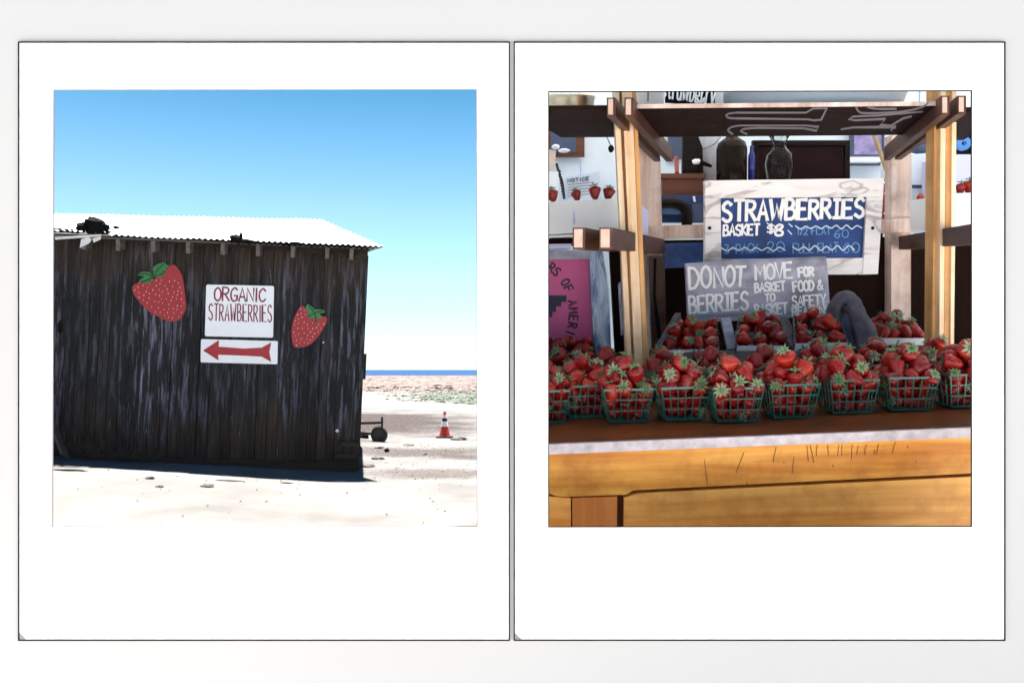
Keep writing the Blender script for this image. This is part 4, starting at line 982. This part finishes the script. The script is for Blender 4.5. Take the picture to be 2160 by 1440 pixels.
for px, py in ((1497, 481), (1841, 481)):
    p = S(px, py, SV - .003); g.lathe(p, [(0, -.002), (.006, 0), (.006, .003)], 10, 'Y')
s1.part('bolt', g, M['black'])
s2 = Thing('sign', 'grey weathered board lettered DO NOT MOVE BERRIES in front of the blue sign', 'sign', RS, S(1600, 680, 2.86))
s2.part('board', slab([(1446, 556), (1560, 547), (1742, 541), (1745, 560), (1752, 664), (1640, 672), (1452, 681)], 2.86, .02), M['weathered'])
PM2 = Sm(2.86)
def w2(t, q, w, gap=.24): s2.part('lettering', ribbons(letters(t, q, .04, gap), w, PM2), M['chalk'])
w2('DO', [(1453, 566), (1499, 563), (1500, 606), (1455, 610)], 6.0); w2('NOT', [(1506, 564), (1573, 561), (1570, 602), (1507, 606)], 6.0, .2)
w2('MOVE', [(1592, 560), (1671, 554), (1672, 586), (1594, 590)], 5.2, .14); w2('FOR', [(1684, 565), (1716, 563), (1717, 581), (1685, 584)], 5.2, .2)
w2('BERRiES', [(1453, 625), (1578, 615), (1578, 652), (1455, 660)], 5.4); w2('BASKET', [(1592, 598), (1655, 593), (1656, 612), (1593, 616)], 4.2)
w2('FOOD', [(1672, 594), (1716, 591), (1717, 612), (1674, 615)], 4.2); w2('&', [(1724, 592), (1735, 591), (1736, 610), (1724, 611)], 3.6)
w2('TO', [(1614, 621), (1634, 619), (1635, 634), (1614, 636)], 3.8); w2('SAFETY', [(1671, 625), (1741, 621), (1742, 642), (1672, 646)], 4.0)
w2('BASKET', [(1592, 643), (1660, 638), (1661, 660), (1593, 666)], 4.2); w2('REASONS', [(1671, 650), (1749, 644), (1750, 660), (1672, 666)], 4.0)

# ------------------------------------------------------------------ strawberries
def berry_mesh(seed, lw, ln, flat=1.0):
    g = G(); n = 11; m = 14
    for i in range(n + 1):
        t = i / n                     # 0 at the stem end, 1 at the tip
        r = lw * min(1.0, math.sqrt(t / .20) * .78 + .22 * min(1, t / .26) if t < .22 else 1.0) * (1 - max(0, t - .20) / .80 * .60) * math.sqrt(max(0, 1 - (max(0, t - .66) / .34) ** 2.2))
        z = .022 - t * ln
        for j in range(m):
            a = 2 * math.pi * j / m; q = 1 + .13 * noise.noise(Vector((math.cos(a) * 1.3, math.sin(a) * 1.3, z * 40 + seed * 5)))
            g.v.append(Vector((max(r, .0004) * math.cos(a) * q + .05 * lw * t * math.sin(seed), max(r, .0004) * math.sin(a) * q * flat, z)))
    for i in range(n):
        for j in range(m): g.f.append((i * m + j, i * m + (j + 1) % m, (i + 1) * m + (j + 1) % m, (i + 1) * m + j))
    g.f.append(tuple(range(m))[::-1]); g.f.append(tuple(n * m + j for j in range(m)))
    return g
BG = [berry_mesh(1, .0212, .046), berry_mesh(2, .0226, .042, .9), berry_mesh(3, .0198, .051), berry_mesh(4, .0235, .047, .82)]
BMESH = [mesh('strawberry', g, M['berry'], smooth=True) for g in BG]
def calyx_mesh(seed):
    rn = random.Random(seed); g = G(); n = rn.choice((9, 10, 12))
    for i in range(n):
        a = 2 * math.pi * i / n + rn.uniform(-.15, .15); ln = rn.uniform(.012, .021); w = rn.uniform(.0024, .0038)
        d = Vector((math.cos(a), math.sin(a), 0)); p = Vector((-d.y, d.x, 0)); up = rn.uniform(-.004, .007)
        zs = [.0225, .0255 + up * .3, .024 + up]
        g.add([d * .002 + Vector((0, 0, zs[0])), d * ln * .5 + p * w + Vector((0, 0, zs[1] - .001)), d * ln * .5 + Vector((0, 0, zs[1] + .0012)), d * ln * .5 - p * w + Vector((0, 0, zs[1] - .001)), d * ln + Vector((0, 0, zs[2]))],
              [(0, 1, 2), (0, 2, 3), (1, 4, 2), (2, 4, 3)])
    g.tube([Vector((0, 0, .022)), Vector((.001, 0, .028)), Vector((.003, .001, .034))], [.002, .0013, .001], 6)
    return g
CG = [calyx_mesh(s) for s in range(4)]; CMESH = [mesh('calyx', g, M['calyx']) for g in CG]; fillc = G()
rs = random.Random(11)
fill = G()
count = 0
def rot_to(d, spin):
    return d.to_track_quat('Z', 'Y').to_matrix().to_4x4() @ Matrix.Rotation(spin, 4, 'Z')
def berry(p, label, group, style=None, size=1.0):
    """style: direction the stem end points to"""
    global count
    if style is None:
        u = rs.random()
        if u < .30: d = Vector((rs.uniform(-.6, .6), -1, rs.uniform(.1, .9)))
        elif u < .46: d = Vector((rs.uniform(-1, 1), rs.uniform(-.6, .6), 1))
        else: d = Vector((rs.uniform(-1, 1), rs.uniform(.1, 1), rs.uniform(-.3, 1)))
    else: d = Vector(style)
    mt = RS @ Matrix.Translation(p) @ rot_to(d.normalized(), rs.uniform(0, 6.28)) @ Matrix.Scale(size * rs.uniform(.86, 1.12), 4)
    d = d.normalized(); cw = 'crown facing out' if d.y < -.45 else 'crown up' if d.z > .55 else 'crown hidden'
    if '%' in label: label = label % cw
    i = rs.randrange(4); o = link('strawberry', BMESH[i]); o.matrix_world = mt; tag(o, label, 'strawberry', group)
    c = link('calyx', CMESH[rs.randrange(4)], o); count += 1
    return o
def filler(p, size=1.0):
    g0 = BG[rs.randrange(4)]; d = Vector((rs.uniform(-1, 1), rs.uniform(-1, 1), rs.uniform(-1, 1))).normalized()
    mt = Matrix.Translation(p) @ rot_to(d, rs.uniform(0, 6.28)) @ Matrix.Scale(size * rs.uniform(.85, 1.05), 4)
    fill.add([mt @ v for v in g0.v], g0.f)
    if rs.random() < .5: cg = CG[rs.randrange(4)]; fillc.add([mt @ v for v in cg.v], cg.f)

# ------------------------------------------------------------------ baskets
BH, BT, BBm = .083, .060, .047
def basket_geo():
    gr, gm, gb = G(), G(), G(); th = .0022
    def ring(h, hs, r, tgt):
        c = [Vector((-hs, -hs, h)), Vector((hs, -hs, h)), Vector((hs, hs, h)), Vector((-hs, hs, h))]
        for i in range(4): tgt.bar(c[i], c[(i + 1) % 4], th, r)
    ring(BH, BT, .0052, gr)
    for f in (.0, .34, .67): ring(BH * f + .0014, lerp(BBm, BT, f), .0026, gm)
    for s in range(4):
        for i in range(7 if s == 0 else 5):
            n = 6 if s == 0 else 5
            t = -1 + 2 * i / n
            a = Vector((t * BBm, -BBm, 0)); b = Vector((t * BT, -BT, BH - .003)); rt = Matrix.Rotation(s * math.pi / 2, 3, 'Z')
            gm.bar(rt @ a, rt @ b, .0026, th, rt @ Vector((0, 1, 0)))
    for i in range(5):
        t = (-.8 + .4 * i) * BBm; gb.bar((t, -BBm, .002), (t, BBm, .002), .003, .002); gb.bar((-BBm, t, .0035), (BBm, t, .0035), .003, .002)
    return gr, gm, gb
BM_ = [mesh(n, g, M['basket']) for n, g in zip(('rim', 'grid', 'base'), basket_geo())]
def basket(px, ybot, label, order, back=False, rz=0, heap=17):
    # stands on the countertop
    lo, hi = 1.9, 3.2
    for _ in range(40):
        v = (lo + hi) / 2; p = S(px, ybot, v)
        if p.z > ctz(p.x) + .001: lo = v
        else: hi = v
        # further along the ray the point sinks below the counter
    v = lo; p = S(px, ybot, v); p.z = ctz(p.x) + .001
    c = p + Vector((0, BBm, 0))
    e_ = bpy.data.objects.new('berry_basket', None); COL.objects.link(e_); e_.empty_display_size = .03
    e_.matrix_world = RS @ Matrix.Translation(c) @ Matrix.Rotation(rz, 4, 'Z')
    tag(e_, label, 'basket', 'green plastic strawberry baskets on the counter')
    for n, me in zip(('rim', 'grid', 'base'), BM_): link(n, me, e_)
    rm = Matrix.Rotation(rz, 3, 'Z'); lab = 'strawberry %s, %s, %%s, in ' + order; grp = 'strawberries in ' + order
    P = lambda x, y, z: c + rm @ Vector((x, y, z))
    for lv, z in enumerate((.022, .050, .075)):
        hs = lerp(BBm, BT, z / BH) - .023
        for iy in range(3):
            for ix in range(3):
                q = P((ix - 1) * hs * 1.02 + rs.uniform(-.004, .004), (iy - 1) * hs + rs.uniform(-.003, .003), z + rs.uniform(-.004, .004))
                if iy == 0 and lv == 2 and not back: berry(q, lab % ('low behind mesh' if lv == 1 else 'high behind mesh', ('left', 'middle', 'right')[ix]), grp, size=.93)
                else: filler(q, .95)
    pts = []
    for z, hs, nx, ny in ((.095, .043, 3, 3), (.120, .028, 2, 3), (.140, .012, 1, 2)):
        for iy in range(ny):
            for ix in range(nx):
                X = 0 if nx == 1 else -hs + 2 * hs * ix / (nx - 1); Y = 0 if ny == 1 else -hs + 2 * hs * iy / (ny - 1)
                pts.append((X + rs.uniform(-.006, .006), Y + rs.uniform(-.004, .004), z + rs.uniform(-.005, .006) - .010 * (abs(X) + abs(Y)) / .05))
    pts = [(q[0], q[1], q[2] - .012) for q in pts if not q[1] > .03 or q[2] > .11] if back else pts
    for q in pts: berry(P(*q), lab % ('atop the heap' if q[2] > .122 else 'on the heap' if q[2] > .10 else 'at the rim' , 'left' if q[0] < -.018 else 'right' if q[0] > .018 else 'middle'), grp, size=rs.uniform(1.0, 1.18))
FR = [(1150, 893, 'front basket at left edge', 0.05), (1236, 880, 'dim front basket second from left', .1), (1325, 890, 'front basket third from left', .0), (1443, 886, 'front basket fourth from left', .04),
      (1556, 889, 'middle front basket', -.03), (1672, 881, 'front basket fourth from right', .04), (1798, 871, 'front basket third from right', .0), (1924, 865, 'front basket second from right', -.06), (2044, 858, 'front basket at right edge', .05)]
for px, yb, od, rz in FR:
    basket(px, yb, 'green plastic mesh basket heaped with strawberries, the ' + od, od, rz=rz)
BK = [(1183, 848, 'back basket under pink poster'), (1282, 846, 'back basket at left post'), (1400, 843, 'back basket before grey crate'), (1508, 843, 'back basket below lettered board'), (1618, 841, 'back basket before small trays'), (1735, 838, 'back basket under right tray'), (1862, 830, 'back basket under white tray'), (1990, 824, 'back basket at right posts')]
for px, yb, od in BK:
    basket(px, yb, 'green mesh strawberry basket half hidden in second row, the ' + od, od, back=True, rz=rs.uniform(-.1, .1))

# ------------------------------------------------------------------ crates and trays behind the baskets
TR = []
def crate_tray(label, quad, vf, vb, od, nx, ny, side_mat, lip=8):
    """quad: front-left, front-right, back-right, back-left pixels of the tray rim; tilted towards the viewer"""
    fl, frr, br, bl = [S(x, y, v) for (x, y), v in zip(quad, (vf, vf, vb, vb))]
    n = ((frr - fl).cross(bl - fl)).normalized()
    if n.z < 0: n = -n
    t = Thing('berry_tray', label, 'tray', RS, (fl + frr) / 2 - n * .06)
    dn = -n * .055; TR.append(t)
    t.part('front_lip', G().prism([fl, frr, frr - n * lip * 1.5 * vf / F, fl - n * lip * 1.5 * vf / F], (0, -.004, 0)), M['carton'])
    t.part('bottom', G().prism([fl + dn, frr + dn, br + dn, bl + dn], -n * .004), M['carton'])
    for a, b, nm in ((fl, bl, 'side'), (frr, br, 'side'), (bl, br, 'back')):
        o = (frr - fl).normalized() * (.005 if b is br and a is frr else -.005) if nm == 'side' else Vector((0, .005, 0))
        t.part(nm, G().prism([a, b, b + dn, a + dn], o), side_mat)
    for iy in range(ny):
        for ix in range(nx):
            u = (ix + .5 + rs.uniform(-.15, .15)) / nx; w = (iy + .45 + rs.uniform(-.12, .12)) / ny
            q = fl.lerp(frr, u).lerp(bl.lerp(br, u), w) + n * rs.uniform(-.004, .006)
            berry(q + n * .004, 'strawberry %s, %s, %%s, in ' % (('front row', 'middle row', 'back row')[iy], 'left' if u < .34 else 'right' if u > .66 else 'middle') + od, 'strawberries in ' + od, size=rs.uniform(.92, 1.1)) if iy < 2 else filler(q + n * .004); filler(q - n * .03)
    for _ in range(3):
        u, w = rs.uniform(.3, .7), rs.uniform(.35, .8); q = fl.lerp(frr, u).lerp(bl.lerp(br, u), w) + n * .03
        berry(q, 'strawberry atop the heap, %s, in ' + od, 'strawberries in ' + od)
crate_tray('grey sided tray of strawberries under the left part of the grey board', [(1398, 738), (1514, 736), (1510, 680), (1425, 682)], 2.56, 2.74, 'the left grey tray', 4, 3, M['darkcrate'], 4)
crate_tray('small white lipped tray of strawberries under the middle of the grey board', [(1555, 729), (1656, 729), (1648, 668), (1560, 668)], 2.56, 2.74, 'the middle small tray', 3, 3, M['darkcrate'])
crate_tray('small white lipped tray of strawberries under the right end of the grey board', [(1678, 724), (1787, 722), (1768, 664), (1676, 666)], 2.56, 2.74, 'the right small tray', 3, 3, M['darkcrate'], 12)
crate_tray('low white tray of strawberries before the right rear post', [(1848, 713), (1958, 713), (1900, 672), (1826, 676)], 2.66, 2.84, 'the low white tray', 4, 3, M['cartonlav'], 10)
crate_tray('tray of strawberries heaped below the pink poster at the left edge', [(1140, 772), (1264, 768), (1250, 716), (1140, 718)], 2.5, 2.68, 'the tray under the poster', 4, 3, M['darkcrate'], 3)
solo('crate', 'dark crate under the strawberry tray below the pink poster', 'crate', slab([(1140, 788), (1262, 784), (1262, 838), (1140, 840)], 2.53, .16), M['darkcrate'], RS)
# grey crate the trays sit on
gc = Thing('crate', 'grey wooden crate under the strawberry trays', 'crate', RS, S(1520, 800, 2.6))
for y0, y1 in ((741, 771), (774, 806), (809, 840)):
    gc.part('slat', slab([(1386, y0), (1690, y0 - 3), (1690, y1 - 3), (1386, y1)], 2.57, .012), M['greycrate'])
gc.part('corner_post', slab([(1374, 738), (1386, 738), (1386, 842), (1374, 842)], 2.555, .04), M['darkcrate'])
gc.part('end_panel', G().prism([S(1376, 742, 2.6), S(1376, 840, 2.6), S(1420, 800, 2.85), S(1420, 718, 2.85)], (.012, 0, 0)), M['greycrate'])
gc2 = Thing('crate', 'wooden crate under the low white tray at the right', 'crate', RS, S(1890, 800, 2.7))
for y0, y1 in ((722, 752), (755, 785), (788, 815)):
    gc2.part('slat', slab([(1830, y0), (1975, y0 - 2), (1975, y1 - 2), (1830, y1)], 2.69, .012), M['greycrate'])
TR[0].part('slat', G().bar(S(1384, 748, 2.54), S(1431, 668, 2.78), .018, .03), M['darkcrate'])
TR[1].part('slat', G().bar(S(1544, 738, 2.62), S(1530, 672, 2.70), .03, .014, (0, 1, 0)), M['weathered'])
TR[2].part('slat', G().bar(S(1676, 735, 2.58), S(1650, 672, 2.74), .034, .014, (0, 1, 0)), M['darkcrate'])
# folded grey cloth
g = G()
path = [(1756, 700, 2.72), (1758, 668, 2.72), (1768, 640, 2.70), (1782, 633, 2.68), (1798, 645, 2.66), (1813, 672, 2.64), (1824, 705, 2.62), (1832, 745, 2.60)]
cl = cat([S(*p) for p in path], 5); m = 12
for i, p in enumerate(cl):
    d = (cl[min(i + 1, len(cl) - 1)] - cl[max(i - 1, 0)]).normalized(); x = d.cross(Vector((0, 1, 0))).normalized()
    w0 = lerp(.016, .036, i / (len(cl) - 1)) ; t0 = .016
    for j in range(m):
        a = 2 * math.pi * j / m; q = 1 + .6 * noise.noise(Vector((math.cos(a) * 3.2, math.sin(a) * 3.2, i * .16))) + .12 * noise.noise(Vector((a * 2, i * .5, 3)))
        g.v.append(p + x * math.cos(a) * w0 * q + Vector((0, 1, 0)) * math.sin(a) * t0 * q * 2.2)
for i in range(len(cl) - 1):
    for j in range(m): g.f.append((i * m + j, i * m + (j + 1) % m, (i + 1) * m + (j + 1) % m, (i + 1) * m + j))
g.f.append(tuple(range(m))); g.f.append(tuple((len(cl) - 1) * m + j for j in range(m)))
fc = Thing('folded_cloth', 'dark grey folded cloth standing up between the trays', 'cloth', RS, S(1800, 745, 2.66))
fc.part('outer_fold', g, M['cloth'], smooth=True)
fc.part('lining', slab([(1770, 655), (1786, 648), (1794, 690), (1806, 735), (1780, 735), (1772, 690)], 2.71, .012), M['slate'])
# berries in the upper cartons
for px, py, wh_ in ((1165, 414, 'at the left edge'), (1216, 412, 'below the NOTICE heading'), (1255, 407, 'tallest, below the notice corner'), (1283, 410, 'nearest the left front post')):
    berry(S(px, py, 2.74 + .02), 'red strawberry on the upper left carton, ' + wh_, 'strawberries on the upper left carton', (rs.uniform(-.4, .4), .2, 1), .95)
for px, py in ((1945, 417), (1968, 411)): berry(S(px, py, 3.5), 'dark strawberry beside the right front posts', 'strawberries behind the right front posts', (0, 1, .3), .8)
for px, py in ((2026, 398), (2044, 394), (2060, 396)): berry(S(px, py, 2.84), 'dark strawberry on the white carton at the right edge', 'strawberries on the right edge carton', (0, -.2, 1), .9)
solo('berry_ledge', 'thin pale ledge behind the right front posts', 'ledge', slab([(1936, 424), (1980, 412), (1980, 415), (1936, 427)], 3.48, .06), M['wallwhite'], RS)
tag(solo('strawberry_fill', 'mass of strawberries filling the baskets and trays', 'strawberries', fill, M['berry'], RS, smooth=True), kind='stuff')
tag(solo('strawberry_leaves', 'green leaf crowns among the strawberries inside the baskets', 'leaves', fillc, M['calyx'], RS), kind='stuff')

# ================================================================== DISPLAY BOARD WITH TWO WHITE CARDS
BY = 1.65
def Q(px, py, y): return Vector(((px - 1080) / F * BY, y, EYE.z + (780 - py) / F * BY))
def flat(pts, y, t): return G().prism([Q(px, py, y) for px, py in pts], (0, t, 0))
ring_in = {0: [(112, 188), (1006, 187), (1008, 1111), (109, 1111)], 1: [(1156, 192), (2051, 190), (2051, 1111), (1156, 1112)]}
mnt = Thing('display_board', 'pale grey upright board holding two white print cards', 'board', IDM, (0, BY, 0))
g = G(); y0 = BY + .004; t_ = .008
g.add(*(lambda q: (q.v, q.f))(flat(rect(-40, -40, 2200, 150), y0, t_)))
g.add(*(lambda q: (q.v, q.f))(flat(rect(-40, 1150, 2200, 1480), y0, t_)))
for a, b in ((-40, 70), (1045, 1118), (2090, 2200)): g.add(*(lambda q: (q.v, q.f))(flat(rect(a, 150, b, 1150), y0, t_)))
mnt.part('panel', g, M['mount'])
for px in (0, 1060, 2120): mnt.part('leg', flat(rect(px, 1440, px + 40, 2361), y0 + t_ + .0005, .03), M['shed'])
for i, (x0, x1, lab) in enumerate(((40, 1074, 'left white instant print card, square opening onto the dark barn and blue sky'), (1085, 2119, 'right white instant print card, square opening onto the strawberry stall'))):
    pr = Thing('print_card', lab, 'print card', IDM, Q((x0 + x1) / 2, 1349, BY), 'white print cards on the grey board')
    o4 = [(x0, 90), (x1, 90), (x1, 1349), (x0, 1349)]; i4 = ring_in[i]
    vs_ = [Q(*p, BY) for p in o4 + i4] + [Q(*p, BY + .0035) for p in o4 + i4]
    fs_ = []
    for k in range(4):
        k2 = (k + 1) % 4
        fs_ += [(k, k2, k2 + 4, k + 4), (k + 8, k + 12, k2 + 12, k2 + 8), (k, k + 8, k2 + 8, k2), (k + 4, k2 + 4, k2 + 12, k + 12)]
    pr.part('card', G().add(vs_, fs_), M['card'])
    for r4 in (rect(x0 - 1.5, 88.5, x1 + 1.5, 91.2), rect(x0 - 1.5, 1347.8, x1 + 1.5, 1350.5), rect(x0 - 1.5, 91.3, x0 + 1.2, 1347.7), rect(x1 - 1.2, 91.3, x1 + 1.5, 1347.7)):
        pr.part('edge_trim', flat(r4, BY - .0012, .005), M['black'])
    for k in range(4):
        a_p, b_p = Vector(i4[k]), Vector(i4[(k + 1) % 4]); cen = Vector(((i4[0][0] + i4[2][0]) / 2, (i4[0][1] + i4[2][1]) / 2))
        tk = 2.2 if i else 1.6
        sh_ = lambda q: q + Vector((math.copysign(tk, cen.x - q.x), math.copysign(tk, cen.y - q.y)))
        pr.part('opening_edge', G().prism([Q(*a_p, BY + .001), Q(*b_p, BY + .001), Q(*sh_(b_p), BY + .001), Q(*sh_(a_p), BY + .001)], (0, .0015, 0)), M['black'] if i else M['greyline'])
    pr.part('corner_fold', flat([(x0 + 1.6, 1334), (x0 + 15, 1347), (x0 + 1.6, 1347)], BY - .0006, .0005), M['greyline'])
